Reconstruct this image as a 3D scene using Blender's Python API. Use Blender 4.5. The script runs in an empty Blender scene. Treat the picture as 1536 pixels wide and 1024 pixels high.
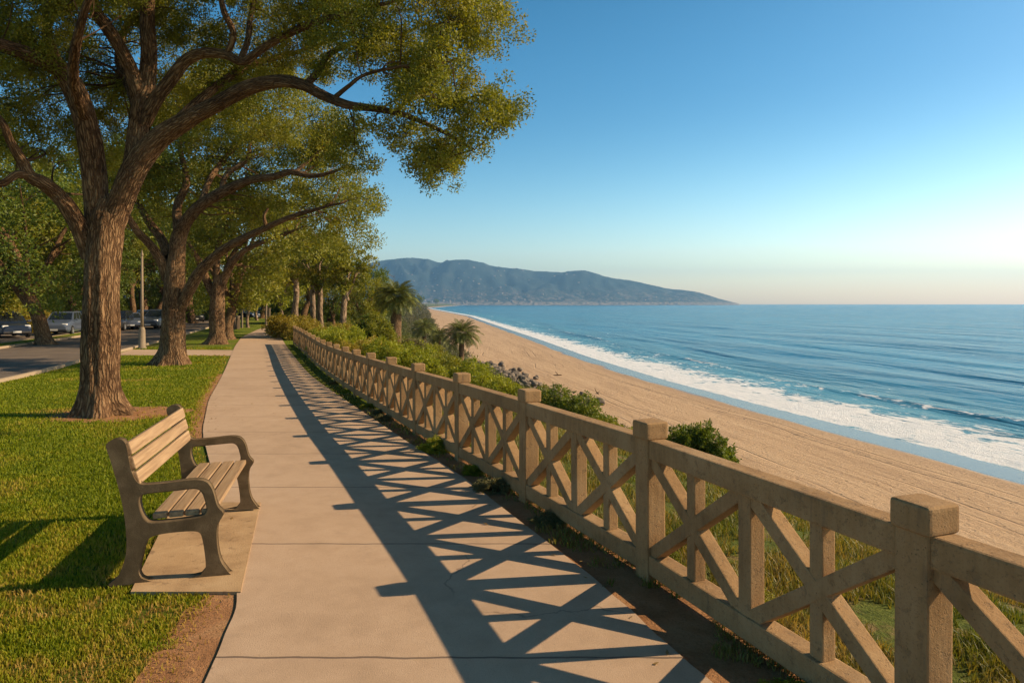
import bpy, bmesh, math, random
import numpy as np
from mathutils import Vector, Matrix, noise as mnoise
PI = math.pi
C = bpy.context.scene.collection
scene = bpy.context.scene
rnd = random.Random(7)

# ------------------------------------------------------------------ helpers
def tag(o, label=None, cat=None, group=None, kind=None):
    if label: o['label'] = label
    if cat: o['category'] = cat
    if group: o['group'] = group
    if kind: o['kind'] = kind
    return o

def thing(name, label, cat, loc=(0, 0, 0), rz=0, group=None):
    o = bpy.data.objects.new(name, None)
    o.empty_display_size = 0.2
    C.objects.link(o)
    o.location = loc
    o.rotation_euler = (0, 0, rz)
    return tag(o, label, cat, group)

def link(name, me, mat=None, parent=None, smooth=False):
    if mat is not None:
        for m in (mat if isinstance(mat, (list, tuple)) else [mat]):
            me.materials.append(m)
    if smooth:
        me.polygons.foreach_set('use_smooth', np.ones(len(me.polygons), dtype=bool))
    o = bpy.data.objects.new(name, me)
    C.objects.link(o)
    if parent: o.parent = parent
    return o

def dup(root, label=None, loc=None, rz=None, scale=None, group=None):
    r = root.copy(); C.objects.link(r)
    if loc is not None: r.location = loc
    if rz is not None: r.rotation_euler = (0, 0, rz)
    if scale is not None: r.scale = (scale,) * 3 if not hasattr(scale, '__len__') else scale
    if label: r['label'] = label
    if group: r['group'] = group
    for ch in list(root.children):
        c = ch.copy(); C.objects.link(c); c.parent = r
        for g in list(ch.children):
            d = g.copy(); C.objects.link(d); d.parent = c
    return r

def np_mesh(name, V, F):
    """V (n,3) array, F (m,k) int array with k = 3 or 4, or a list of them"""
    me = bpy.data.meshes.new(name)
    Fs = F if isinstance(F, list) else [F]
    Fs = [np.asarray(f, dtype=np.int32) for f in Fs if len(f)]
    V = np.asarray(V, dtype=np.float32)
    me.vertices.add(len(V))
    me.vertices.foreach_set('co', V.ravel())
    nl = sum(f.size for f in Fs); npoly = sum(len(f) for f in Fs)
    me.loops.add(nl)
    me.loops.foreach_set('vertex_index', np.concatenate([f.ravel() for f in Fs]))
    me.polygons.add(npoly)
    sizes = np.concatenate([np.full(len(f), f.shape[1], dtype=np.int32) for f in Fs])
    starts = np.concatenate([[0], np.cumsum(sizes)[:-1]]).astype(np.int32)
    me.polygons.foreach_set('loop_start', starts)
    me.polygons.foreach_set('use_smooth', np.zeros(npoly, dtype=bool))
    me.update(calc_edges=True)
    return me

def add_attr(me, name, kind, data):
    a = me.attributes.new(name, kind, 'POINT')
    a.data.foreach_set('vector' if kind == 'FLOAT_VECTOR' else 'value', np.asarray(data, dtype=np.float32).ravel())

def grid_faces(nr, nc):
    i = np.arange(nr - 1)[:, None] * nc + np.arange(nc - 1)[None, :]
    i = i.ravel()
    return np.stack([i, i + 1, i + nc + 1, i + nc], axis=1)

def bm_box(bm, size, loc=(0, 0, 0), rot=None, bev=0.0, seg=2):
    r = bmesh.ops.create_cube(bm, size=1.0)
    vs = r['verts']
    M = Matrix.Translation(loc) @ (rot.to_4x4() if rot is not None else Matrix.Identity(4)) @ Matrix.Diagonal((*size, 1))
    bmesh.ops.transform(bm, matrix=M, verts=vs)
    if bev > 0:
        es = set()
        for v in vs:
            for e in v.link_edges: es.add(e)
        bmesh.ops.bevel(bm, geom=list(es), offset=bev, segments=seg, affect='EDGES', profile=0.6)

def bm_obj(name, bm, mat, parent=None, smooth=False):
    me = bpy.data.meshes.new(name)
    bmesh.ops.recalc_face_normals(bm, faces=bm.faces)
    bm.to_mesh(me); bm.free()
    return link(name, me, mat, parent, smooth)

def box_obj(name, size, loc, mat, parent=None, bev=0.008, rot=None, smooth=False):
    bm = bmesh.new(); bm_box(bm, size, loc, rot, bev)
    return bm_obj(name, bm, mat, parent, smooth)

def bm_lathe(bm, prof, seg=20, loc=(0, 0, 0), axis='Z'):
    rings = []
    for r, h in prof:
        ring = []
        for k in range(seg):
            a = 2 * PI * k / seg
            p = (r * math.cos(a), r * math.sin(a), h)
            if axis == 'X': p = (h, r * math.cos(a), r * math.sin(a))
            ring.append(bm.verts.new((p[0] + loc[0], p[1] + loc[1], p[2] + loc[2])))
        rings.append(ring)
    for a, b in zip(rings, rings[1:]):
        for k in range(seg):
            bm.faces.new((a[k], a[(k + 1) % seg], b[(k + 1) % seg], b[k]))
    bm.faces.new(rings[0]); bm.faces.new(list(reversed(rings[-1])))

def interp(x, pts):
    return np.interp(x, [p[0] for p in pts], [p[1] for p in pts])

# ------------------------------------------------------------------ node materials
class NT:
    def __init__(s, name):
        s.m = bpy.data.materials.new(name); s.m.use_nodes = True
        s.t = s.m.node_tree; s.t.nodes.clear()
        s.out = s.n('ShaderNodeOutputMaterial')
    def n(s, typ, **kw):
        nd = s.t.nodes.new(typ)
        for k, v in kw.items(): setattr(nd, k, v)
        return nd
    def l(s, a, b): s.t.links.new(a, b)
    def val(s, sock, v):
        if isinstance(v, bpy.types.NodeSocket): s.l(v, sock)
        elif v is not None: sock.default_value = v
    def coord(s, which='Object'): return s.n('ShaderNodeTexCoord').outputs[which]
    def pos(s): return s.n('ShaderNodeNewGeometry').outputs['Position']
    def attr(s, name): return s.n('ShaderNodeAttribute', attribute_name=name)
    def map(s, v, scale=(1, 1, 1), loc=(0, 0, 0), rot=(0, 0, 0)):
        m = s.n('ShaderNodeMapping'); s.l(v, m.inputs['Vector'])
        m.inputs['Scale'].default_value = scale; m.inputs['Location'].default_value = loc
        m.inputs['Rotation'].default_value = rot
        return m.outputs[0]
    def noise(s, v, scale, detail=4, rough=0.55, dist=0.0):
        n = s.n('ShaderNodeTexNoise')
        if v is not None: s.l(v, n.inputs['Vector'])
        n.inputs['Scale'].default_value = scale; n.inputs['Detail'].default_value = detail
        n.inputs['Roughness'].default_value = rough; n.inputs['Distortion'].default_value = dist
        return n.outputs['Fac']
    def voro(s, v, scale, feature='F1'):
        n = s.n('ShaderNodeTexVoronoi', feature=feature)
        if v is not None: s.l(v, n.inputs['Vector'])
        n.inputs['Scale'].default_value = scale
        return n.outputs['Distance']
    def math(s, op, a, b=None, c=None, clamp=False):
        n = s.n('ShaderNodeMath', operation=op, use_clamp=clamp)
        s.val(n.inputs[0], a); s.val(n.inputs[1], b)
        if c is not None: s.val(n.inputs[2], c)
        return n.outputs[0]
    def ss(s, v, a, b, lo=0.0, hi=1.0):
        n = s.n('ShaderNodeMapRange', interpolation_type='SMOOTHSTEP')
        s.val(n.inputs['Value'], v)
        n.inputs['From Min'].default_value = a; n.inputs['From Max'].default_value = b
        n.inputs['To Min'].default_value = lo; n.inputs['To Max'].default_value = hi
        return n.outputs[0]
    def ramp(s, f, stops):
        n = s.n('ShaderNodeValToRGB'); s.val(n.inputs[0], f)
        cr = n.color_ramp
        while len(cr.elements) < len(stops): cr.elements.new(0.5)
        for e, (p, c) in zip(cr.elements, stops):
            e.position = p; e.color = (*c, 1)
        return n.outputs[0]
    def mix(s, f, a, b, mode='MIX'):
        n = s.n('ShaderNodeMix', data_type='RGBA', blend_type=mode)
        s.val(n.inputs[0], f)
        for sock, v in ((n.inputs[6], a), (n.inputs[7], b)):
            if isinstance(v, tuple): sock.default_value = (*v, 1)
            else: s.l(v, sock)
        return n.outputs[2]
    def bump(s, h, strength=0.3, dist=0.02, normal=None):
        n = s.n('ShaderNodeBump'); s.val(n.inputs['Height'], h)
        n.inputs['Strength'].default_value = strength; n.inputs['Distance'].default_value = dist
        if normal is not None: s.l(normal, n.inputs['Normal'])
        return n.outputs[0]
    def bsdf(s, col, rough=0.8, normal=None, spec=0.3, metal=0.0, **kw):
        b = s.n('ShaderNodeBsdfPrincipled')
        if isinstance(col, tuple): b.inputs['Base Color'].default_value = (*col, 1)
        else: s.l(col, b.inputs['Base Color'])
        s.val(b.inputs['Roughness'], rough)
        b.inputs['Specular IOR Level'].default_value = spec
        b.inputs['Metallic'].default_value = metal
        if normal is not None: s.l(normal, b.inputs['Normal'])
        for k, v in kw.items(): s.val(b.inputs[k], v)
        return b.outputs[0]
    def done(s, sh):
        s.l(sh, s.out.inputs['Surface']); return s.m

def mat_concrete_path():
    t = NT('path_concrete'); p = t.pos()
    big = t.noise(p, 0.55, 5, 0.6); mid = t.noise(p, 5, 4, 0.6); fine = t.noise(p, 160, 3, 0.7)
    speck = t.ss(t.noise(p, 70, 2, 0.5), 0.68, 0.76)
    col = t.ramp(t.math('ADD', t.math('MULTIPLY', big, 0.6), t.math('MULTIPLY', mid, 0.4)),
                 [(0.3, (0.36, 0.248, 0.158)), (0.5, (0.465, 0.325, 0.212)), (0.7, (0.525, 0.38, 0.258))])
    col = t.mix(t.math('MULTIPLY', t.ss(fine, 0.4, 0.7), 0.35), col, (0.26, 0.18, 0.115))
    col = t.mix(t.math('MULTIPLY', speck, 0.4), col, (0.13, 0.1, 0.08))
    st = t.ss(t.noise(p, 1.7, 6, 0.7, 0.6), 0.58, 0.72)
    col = t.mix(t.math('MULTIPLY', st, 0.35), col, (0.27, 0.2, 0.14))
    gum = t.math('MULTIPLY', t.ss(t.voro(p, 2.3), 0.03, 0.055, 1, 0), t.ss(t.noise(p, 1.1, 2), 0.5, 0.56))
    col = t.mix(t.math('MULTIPLY', gum, 0.6), col, (0.12, 0.085, 0.06))
    wv = t.n('ShaderNodeVectorMath', operation='MULTIPLY_ADD'); nw = t.n('ShaderNodeTexNoise'); t.l(p, nw.inputs['Vector']); nw.inputs['Scale'].default_value = 2.5; nw.inputs['Detail'].default_value = 5
    t.l(nw.outputs['Color'], wv.inputs[0]); wv.inputs[1].default_value = (0.5, 0.5, 0); t.l(p, wv.inputs[2])
    crk = t.math('MULTIPLY', t.ss(t.voro(wv.outputs[0], 0.42, 'DISTANCE_TO_EDGE'), 0.0, 0.004, 1, 0), t.ss(t.noise(p, 0.4, 3), 0.5, 0.58))
    col = t.mix(t.math('MULTIPLY', crk, 0.55), col, (0.1, 0.07, 0.05))
    sep = t.n('ShaderNodeSeparateXYZ'); t.l(p, sep.inputs[0])
    y = t.math('ADD', sep.outputs[1], t.math('MULTIPLY', t.math('SUBTRACT', t.noise(p, 3, 3), 0.5), 0.05))
    f = t.math('FRACT', t.math('DIVIDE', t.math('SUBTRACT', y, 4.16 - 17.0), 1.62))
    d = t.math('MULTIPLY', t.math('SUBTRACT', 0.5, t.math('ABSOLUTE', t.math('SUBTRACT', f, 0.5))), 1.62)
    j = t.ss(d, 0.004, 0.012, 1.0, 0.0)
    col = t.mix(t.math('MULTIPLY', j, 0.75), col, (0.07, 0.05, 0.04))
    h = t.math('SUBTRACT', t.math('ADD', fine, t.math('MULTIPLY', mid, 0.5)), t.math('MULTIPLY', j, 2.0))
    return t.done(t.bsdf(col, 0.88, t.bump(h, 0.5, 0.006)))

def mat_pad():
    t = NT('pad_concrete'); p = t.pos()
    col = t.ramp(t.noise(p, 3.0, 6, 0.65), [(0.3, (0.27, 0.17, 0.085)), (0.5, (0.39, 0.255, 0.13)), (0.7, (0.46, 0.315, 0.17))])
    d = t.ss(t.noise(p, 11, 5, 0.7, 0.4), 0.56, 0.7)
    col = t.mix(t.math('MULTIPLY', d, 0.6), col, (0.16, 0.1, 0.055))
    return t.done(t.bsdf(col, 0.92, t.bump(t.noise(p, 90, 4, 0.7), 0.5, 0.008)))

def mat_lawn():
    t = NT('lawn'); p = t.pos()
    big = t.noise(p, 0.35, 4, 0.6, 0.5); fine = t.noise(p, 45, 4, 0.7); mid = t.noise(p, 2.2, 4, 0.6, 0.3)
    col = t.ramp(fine, [(0.3, (0.07, 0.095, 0.008)), (0.55, (0.15, 0.18, 0.02)), (0.75, (0.24, 0.24, 0.04))])
    col = t.mix(t.ss(mid, 0.35, 0.65), col, (0.12, 0.165, 0.010))
    dry = t.math('MULTIPLY', t.ss(big, 0.5, 0.64), t.ss(mid, 0.4, 0.6))
    col = t.mix(t.math('MULTIPLY', dry, 0.7), col, (0.24, 0.165, 0.06))
    return t.done(t.bsdf(col, 0.95, t.bump(t.math('ADD', fine, t.noise(p, 220, 2)), 0.9, 0.03), spec=0.1))

def mat_dirt(name='dirt', warm=1.0):
    t = NT(name); p = t.pos()
    a = t.noise(p, 3.5, 6, 0.65, 0.4); f = t.noise(p, 60, 5, 0.75)
    col = t.ramp(a, [(0.3, (0.27, 0.13, 0.055)), (0.55, (0.4, 0.205, 0.095)), (0.75, (0.47, 0.28, 0.14))])
    col = t.mix(t.math('MULTIPLY', t.ss(f, 0.45, 0.7), 0.5), col, (0.13, 0.065, 0.03))
    peb = t.ss(t.voro(p, 75), 0.12, 0.25, 1, 0)
    col = t.mix(t.math('MULTIPLY', peb, t.ss(t.noise(p, 9), 0.5, 0.6)), col, (0.36, 0.26, 0.16))
    return t.done(t.bsdf(col, 0.95, t.bump(t.math('ADD', f, t.math('MULTIPLY', peb, 0.5)), 0.9, 0.02), spec=0.1))

def mat_bluff():
    t = NT('bluff_earth'); p = t.pos()
    a = t.noise(p, 0.5, 6, 0.65, 0.4); f = t.noise(p, 18, 5, 0.75); b = t.noise(p, 2.6, 5, 0.6, 0.4)
    col = t.ramp(f, [(0.3, (0.05, 0.07, 0.012)), (0.55, (0.11, 0.135, 0.025)), (0.75, (0.2, 0.19, 0.05))])
    col = t.mix(t.ss(b, 0.5, 0.62), col, (0.2, 0.145, 0.06))
    col = t.mix(t.ss(a, 0.52, 0.64), col, (0.1, 0.12, 0.03))
    return t.done(t.bsdf(col, 0.95, t.bump(f, 0.9, 0.06), spec=0.1))

def mat_asphalt():
    t = NT('asphalt'); p = t.pos()
    col = t.ramp(t.noise(p, 0.6, 6, 0.6, 0.5), [(0.3, (0.10, 0.078, 0.058)), (0.7, (0.19, 0.145, 0.105))])
    col = t.mix(t.math('MULTIPLY', t.ss(t.noise(p, 45, 3, 0.7), 0.5, 0.7), 0.4), col, (0.05, 0.045, 0.04))
    return t.done(t.bsdf(col, 0.85, t.bump(t.noise(p, 80, 3, 0.7), 0.4, 0.01)))

def mat_fence():
    t = NT('fence_concrete'); p = t.pos(); o = t.coord('Object')
    a = t.noise(p, 2.2, 6, 0.65, 0.3); f = t.noise(p, 85, 4, 0.75); v = t.noise(t.map(p, (30, 30, 2.5)), 1.0, 4, 0.6)
    col = t.ramp(t.math('ADD', t.math('MULTIPLY', a, 0.75), t.math('MULTIPLY', v, 0.25)),
                 [(0.32, (0.21, 0.122, 0.053)), (0.5, (0.315, 0.192, 0.088)), (0.68, (0.39, 0.255, 0.128))])
    col = t.mix(t.math('MULTIPLY', t.ss(f, 0.52, 0.68), 0.5), col, (0.13, 0.085, 0.045))
    pit = t.math('MULTIPLY', t.ss(t.voro(p, 55), 0.1, 0.2, 1, 0), t.ss(t.noise(p, 14), 0.5, 0.6))
    col = t.mix(t.math('MULTIPLY', pit, 0.6), col, (0.06, 0.04, 0.022))
    st = t.ss(t.noise(t.map(p, (9, 9, 1.2)), 1.0, 5, 0.7), 0.56, 0.7)
    col = t.mix(t.math('MULTIPLY', st, 0.4), col, (0.11, 0.085, 0.06))
    pale = t.ss(t.noise(p, 1.1, 6, 0.7, 0.5), 0.55, 0.68)
    col = t.mix(t.math('MULTIPLY', pale, 0.3), col, (0.42, 0.3, 0.17))
    chip = t.ss(t.noise(p, 16, 5, 0.75), 0.58, 0.63)
    col = t.mix(t.math('MULTIPLY', chip, 0.35), col, (0.17, 0.11, 0.06))
    h = t.math('SUBTRACT', t.math('ADD', f, t.math('MULTIPLY', v, 0.6)), t.math('ADD', pit, t.math('MULTIPLY', chip, 0.8)))
    return t.done(t.bsdf(col, 0.9, t.bump(h, 0.6, 0.006), spec=0.2))

def mat_bench_frame():
    t = NT('bench_frame_concrete'); p = t.pos()
    a = t.noise(p, 6, 6, 0.65, 0.3); f = t.noise(p, 120, 4, 0.75)
    col = t.ramp(a, [(0.3, (0.07, 0.047, 0.023)), (0.5, (0.12, 0.083, 0.043)), (0.7, (0.19, 0.135, 0.075))])
    col = t.mix(t.math('MULTIPLY', t.ss(f, 0.5, 0.7), 0.5), col, (0.09, 0.06, 0.035))
    return t.done(t.bsdf(col, 0.85, t.bump(f, 0.5, 0.005), spec=0.25))

def mat_wood():
    t = NT('bench_wood'); o = t.coord('Object')
    ri = t.n('ShaderNodeObjectInfo').outputs['Random']
    off = t.n('ShaderNodeVectorMath', operation='ADD'); t.l(o, off.inputs[0])
    cv = t.n('ShaderNodeCombineXYZ'); t.l(t.math('MULTIPLY', ri, 7.0), cv.inputs[0]); t.l(t.math('MULTIPLY', ri, 3.0), cv.inputs[2])
    t.l(cv.outputs[0], off.inputs[1]); v = off.outputs[0]
    g = t.noise(t.map(v, (38, 1.6, 38)), 1.0, 5, 0.65, 0.5); b = t.noise(v, 2.5, 3)
    col = t.ramp(g, [(0.3, (0.19, 0.115, 0.058)), (0.5, (0.33, 0.215, 0.115)), (0.7, (0.43, 0.3, 0.172))])
    col = t.mix(t.math('MULTIPLY', t.ss(b, 0.45, 0.7), 0.4), col, (0.27, 0.18, 0.1))
    return t.done(t.bsdf(col, 0.65, t.bump(g, 0.35, 0.004), spec=0.3))

def mat_bark(name, dark, mid, lite, scale=1.0, strength=1.0):
    t = NT(name); v = t.attr('bk').outputs['Vector']; p = t.pos()
    wob = t.n('ShaderNodeTexNoise'); t.l(v, wob.inputs['Vector']); wob.inputs['Scale'].default_value = 5.0; wob.inputs['Detail'].default_value = 3
    ad = t.n('ShaderNodeVectorMath', operation='MULTIPLY_ADD'); t.l(wob.outputs['Color'], ad.inputs[0]); ad.inputs[1].default_value = (0.10, 0.10, 0.25); t.l(v, ad.inputs[2])
    v1 = t.map(ad.outputs[0], (24 * scale, 24 * scale, 3.0 * scale))
    rid = t.voro(v1, 1.0, 'DISTANCE_TO_EDGE')
    n1 = t.noise(v1, 0.9, 7, 0.72, 0.6); n2 = t.noise(p, 1.6, 4); n3 = t.noise(t.map(v, (60, 60, 16)), 1.0, 4, 0.7)
    h = t.math('ADD', t.math('MULTIPLY', t.ss(rid, 0.0, 0.3), 0.45), t.math('ADD', t.math('MULTIPLY', n1, 0.9), t.math('MULTIPLY', n3, 0.35)))
    col = t.ramp(t.math('ADD', t.math('MULTIPLY', h, 0.62), t.math('MULTIPLY', t.math('SUBTRACT', n2, 0.5), 0.45)),
                 [(0.32, dark), (0.55, mid), (0.82, lite)])
    return t.done(t.bsdf(col, 0.95, t.bump(h, strength, 0.05), spec=0.1))

def mat_leaf(name, cols, trans=0.35, nscale=0.8):
    t = NT(name); p = t.pos()
    ri = t.n('ShaderNodeNewGeometry').outputs['Random Per Island']
    n = t.noise(p, nscale, 3, 0.6)
    f = t.math('ADD', t.math('ADD', t.math('MULTIPLY', ri, 0.30), 0.13), t.math('MULTIPLY', t.math('SUBTRACT', n, 0.28), 1.0))
    k = len(cols)
    col = t.ramp(f, [((i + 0.5) / k, c) for i, c in enumerate(cols)])
    a = t.bsdf(col, 0.55, spec=0.35)
    tr = t.n('ShaderNodeBsdfTranslucent')
    tc = t.mix(1.0, col, (1.25, 1.15, 0.4), 'MULTIPLY'); t.l(tc, tr.inputs['Color'])
    m = t.n('ShaderNodeMixShader'); m.inputs[0].default_value = trans
    t.l(a, m.inputs[1]); t.l(tr.outputs[0], m.inputs[2])
    return t.done(m.outputs[0])

def mat_tone_leaf(name):
    t = NT(name)
    ri = t.n('ShaderNodeNewGeometry').outputs['Random Per Island']
    tone = t.attr('tone').outputs['Fac']
    col = t.ramp(tone, [(0.0, (0.27, 0.21, 0.045)), (0.25, (0.26, 0.255, 0.028)), (0.5, (0.15, 0.185, 0.024)),
                        (0.75, (0.115, 0.12, 0.042)), (1.0, (0.17, 0.145, 0.085))])
    col = t.mix(t.math('MULTIPLY', ri, 0.5), col, (0.045, 0.06, 0.012))
    a = t.bsdf(col, 0.6, spec=0.3)
    tr = t.n('ShaderNodeBsdfTranslucent'); t.l(t.mix(1.0, col, (1.2, 1.1, 0.4), 'MULTIPLY'), tr.inputs['Color'])
    m = t.n('ShaderNodeMixShader'); m.inputs[0].default_value = 0.3
    t.l(a, m.inputs[1]); t.l(tr.outputs[0], m.inputs[2])
    return t.done(m.outputs[0])

def mat_sand():
    t = NT('beach_sand'); p = t.pos(); sh = t.attr('shore').outputs['Fac']; al = t.attr('along').outputs['Fac']
    cv = t.n('ShaderNodeCombineXYZ'); t.l(t.math('MULTIPLY', al, 0.075), cv.inputs[1]); t.l(sh, cv.inputs[0])
    v = cv.outputs[0]
    trk = t.noise(v, 1.25, 6, 0.75, 1.6); trk2 = t.noise(v, 0.22, 5, 0.65, 1.0); f = t.noise(p, 5, 5, 0.75)
    lump = t.noise(p, 1.6, 5, 0.7)
    col = t.ramp(t.math('ADD', t.math('MULTIPLY', trk, 0.6), t.math('MULTIPLY', trk2, 0.4)),
                 [(0.33, (0.27, 0.168, 0.085)), (0.5, (0.46, 0.303, 0.165)), (0.68, (0.55, 0.385, 0.225))])
    col = t.mix(t.math('MULTIPLY', t.ss(f, 0.5, 0.75), 0.35), col, (0.25, 0.17, 0.09))
    spots = t.math('MULTIPLY', t.ss(t.noise(p, 0.9, 5, 0.75), 0.6, 0.7), t.ss(t.noise(p, 0.06, 3), 0.45, 0.6))
    col = t.mix(t.math('MULTIPLY', spots, 0.5), col, (0.17, 0.11, 0.06))
    wob = t.math('MULTIPLY', t.math('SUBTRACT', t.noise(t.map(v, (0.0, 0.35, 0)), 1.0, 2, 0.4), 0.5), 9.0)
    st = t.math('ADD', sh, wob)
    m1 = t.math('FRACT', t.math('DIVIDE', st, 6.3)); m2 = t.math('ABSOLUTE', t.math('SUBTRACT', t.math('ABSOLUTE', t.math('SUBTRACT', m1, 0.5)), 0.14))
    tyre = t.math('MULTIPLY', t.ss(m2, 0.012, 0.035, 1, 0), t.ss(t.noise(t.map(v, (0.16, 0.12, 1)), 1.0, 3), 0.46, 0.58))
    col = t.mix(t.math('MULTIPLY', tyre, 0.42), col, (0.2, 0.125, 0.065))
    foot = t.math('MULTIPLY', t.ss(t.voro(p, 1.15), 0.10, 0.22, 1, 0), t.ss(t.noise(p, 0.10, 3), 0.42, 0.55))
    col = t.mix(t.math('MULTIPLY', foot, 0.3), col, (0.22, 0.14, 0.075))
    wr = t.math('MULTIPLY', t.ss(t.math('ABSOLUTE', t.math('ADD', t.math('ADD', sh, 10.5), t.math('MULTIPLY', wob, 0.35))), 0.2, 0.9, 1, 0), t.ss(t.noise(p, 1.3, 5, 0.75), 0.52, 0.62))
    col = t.mix(t.math('MULTIPLY', wr, 0.7), col, (0.07, 0.05, 0.03))
    # wet band next to the water; shore < 0 on land (metres from the waterline)
    w = t.math('ADD', sh, t.math('MULTIPLY', t.math('SUBTRACT', t.noise(t.map(v, (0.6, 1, 1)), 0.6, 4), 0.5), 4.5))
    wet = t.ss(w, -5.8, -4.6)
    damp = t.ss(w, -9.5, -5.5)
    col = t.mix(t.math('MULTIPLY', damp, 0.4), col, (0.3, 0.2, 0.12))
    col = t.mix(wet, col, (0.12, 0.105, 0.09))
    ro = t.math('SUBTRACT', 0.92, t.math('MULTIPLY', wet, 0.74))
    h = t.math('MULTIPLY', t.math('ADD', t.math('MULTIPLY', trk, 0.8), t.math('ADD', t.math('MULTIPLY', f, 0.5), t.math('SUBTRACT', t.math('MULTIPLY', lump, 0.9), t.math('MULTIPLY', t.math('ADD', foot, tyre), 0.5)))),
               t.math('SUBTRACT', 1.0, t.math('MULTIPLY', wet, 0.97)))
    return t.done(t.bsdf(col, ro, t.bump(h, 0.9, 0.22), spec=0.5))

def mat_sea():
    t = NT('sea_water'); p = t.pos(); sh = t.attr('shore').outputs['Fac']; al = t.attr('along').outputs['Fac']
    crest = t.attr('crest').outputs['Fac']
    cv = t.n('ShaderNodeCombineXYZ'); t.l(t.math('MULTIPLY', al, 0.28), cv.inputs[1]); t.l(sh, cv.inputs[0])
    v = cv.outputs[0]
    chop = t.noise(v, 0.55, 5, 0.6, 0.3); chop2 = t.noise(v, 0.09, 4, 0.6, 0.2); rip = t.noise(p, 2.2, 3, 0.6)
    swell = t.noise(t.map(v, (1, 0.25, 1)), 0.018, 4, 0.6)
    col = t.ramp(t.math('ADD', t.math('MULTIPLY', swell, 0.7), t.math('MULTIPLY', chop2, 0.3)),
                 [(0.35, (0.003, 0.095, 0.19)), (0.55, (0.005, 0.15, 0.27)), (0.7, (0.014, 0.21, 0.34))])
    near = t.ss(sh, 10, 55, 1, 0)
    col = t.mix(t.math('MULTIPLY', near, 0.6), col, (0.04, 0.2, 0.25))
    # foam: solid wash at the edge, lacy behind, crests of the breaking wave
    lace = t.noise(v, 0.85, 7, 0.72, 1.2); lace2 = t.noise(p, 0.22, 5, 0.65, 0.8)
    far = t.ss(al, 120, 600, 1.0, 1.9)
    shw = t.math('MULTIPLY', sh, far)
    band = t.ss(shw, 3.0, 20.0, 1, 0); lacef = t.ss(shw, 16.0, 36.0, 1, 0)
    cell = t.voro(t.map(v, (0.34, 0.9, 1)), 1.0, 'DISTANCE_TO_EDGE')
    big = t.noise(t.map(v, (0.10, 0.25, 1)), 1.0, 4, 0.6, 0.5)
    fo = t.math('ADD', t.math('MULTIPLY', t.math('SUBTRACT', lace, 0.5), 1.5), t.math('MULTIPLY', t.math('SUBTRACT', lace2, 0.5), 1.0))
    fo = t.math('ADD', fo, t.math('MULTIPLY', t.math('SUBTRACT', big, 0.5), 1.1))
    fo = t.math('SUBTRACT', fo, t.math('MULTIPLY', t.ss(cell, 0.0, 0.22), 0.18))
    th = t.math('ADD', t.math('MULTIPLY', band, 0.6), t.math('MULTIPLY', lacef, 0.27))
    th = t.math('ADD', th, t.math('MULTIPLY', crest, 0.45))
    foam = t.ss(t.math('ADD', fo, th), 0.30, 0.56)
    edge = t.ss(t.math('ADD', sh, t.math('MULTIPLY', t.noise(p, 0.6, 4, 0.6), 1.5)), 0.5, 1.0)
    foam = t.math('MULTIPLY', foam, edge)
    lines = t.noise(t.map(v, (0.05, 0.035, 1)), 1.0, 5, 0.55, 0.6)
    col = t.mix(t.math('MULTIPLY', t.ss(lines, 0.48, 0.62), 0.45), col, (0.003, 0.07, 0.135))
    h = t.math('ADD', t.math('ADD', t.math('MULTIPLY', chop, 0.6), t.math('MULTIPLY', chop2, 3.2)), t.math('ADD', t.math('MULTIPLY', rip, 0.12), t.math('MULTIPLY', lines, 9.0)))
    water = t.bsdf(col, 0.22, t.bump(h, 0.6, 0.9), spec=0.2, IOR=1.33)
    fcol = t.ramp(lace, [(0.3, (0.5, 0.56, 0.6)), (0.6, (0.8, 0.81, 0.81))])
    fm = t.bsdf(fcol, 0.9, t.bump(t.math('ADD', lace, t.noise(p, 3.5, 5, 0.7)), 0.8, 0.25), spec=0.2)
    m = t.n('ShaderNodeMixShader'); t.l(foam, m.inputs[0]); t.l(water, m.inputs[1]); t.l(fm, m.inputs[2])
    return t.done(m.outputs[0])

def mat_hills():
    t = NT('hill_chaparral_haze_tint'); p = t.pos()
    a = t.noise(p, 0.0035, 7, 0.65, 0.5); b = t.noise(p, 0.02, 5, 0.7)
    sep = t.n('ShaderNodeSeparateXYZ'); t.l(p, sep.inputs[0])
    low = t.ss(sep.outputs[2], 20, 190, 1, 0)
    col = t.ramp(a, [(0.35, (0.018, 0.034, 0.036)), (0.55, (0.034, 0.052, 0.05)), (0.7, (0.065, 0.078, 0.066))])  # chaparral green pushed to blue, part of the distance haze painted in
    town = t.math('MULTIPLY', low, t.ss(b, 0.46, 0.66))
    sp2 = t.math('MULTIPLY', t.ss(sep.outputs[2], 60, 330, 1, 0.15), t.ss(t.noise(p, 0.011, 6, 0.75, 0.8), 0.56, 0.66))
    col = t.mix(t.math('MULTIPLY', sp2, 0.35), col, (0.2, 0.17, 0.13))
    col = t.mix(t.math('MULTIPLY', town, 0.8), col, (0.30, 0.23, 0.17))
    shore = t.math('MULTIPLY', t.ss(sep.outputs[2], 4, 22, 1, 0), t.ss(t.noise(p, 0.03, 4, 0.7), 0.4, 0.55))
    col = t.mix(t.math('MULTIPLY', shore, 0.8), col, (0.42, 0.34, 0.26))
    return t.done(t.bsdf(col, 0.95, t.bump(b, 0.6, 12.0), spec=0.05))

def mat_plain(name, col, rough=0.6, spec=0.3, metal=0.0, bump=0.0, bscale=40, var=0.25):
    t = NT(name); p = t.coord('Object')
    n = t.noise(p, bscale * 0.2, 4, 0.6)
    c = t.mix(t.math('MULTIPLY', n, var), col, tuple(x * 0.45 for x in col))
    nm = t.bump(t.noise(p, bscale, 4, 0.7), bump, 0.01) if bump > 0 else None
    return t.done(t.bsdf(c, rough, nm, spec, metal))

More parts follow.
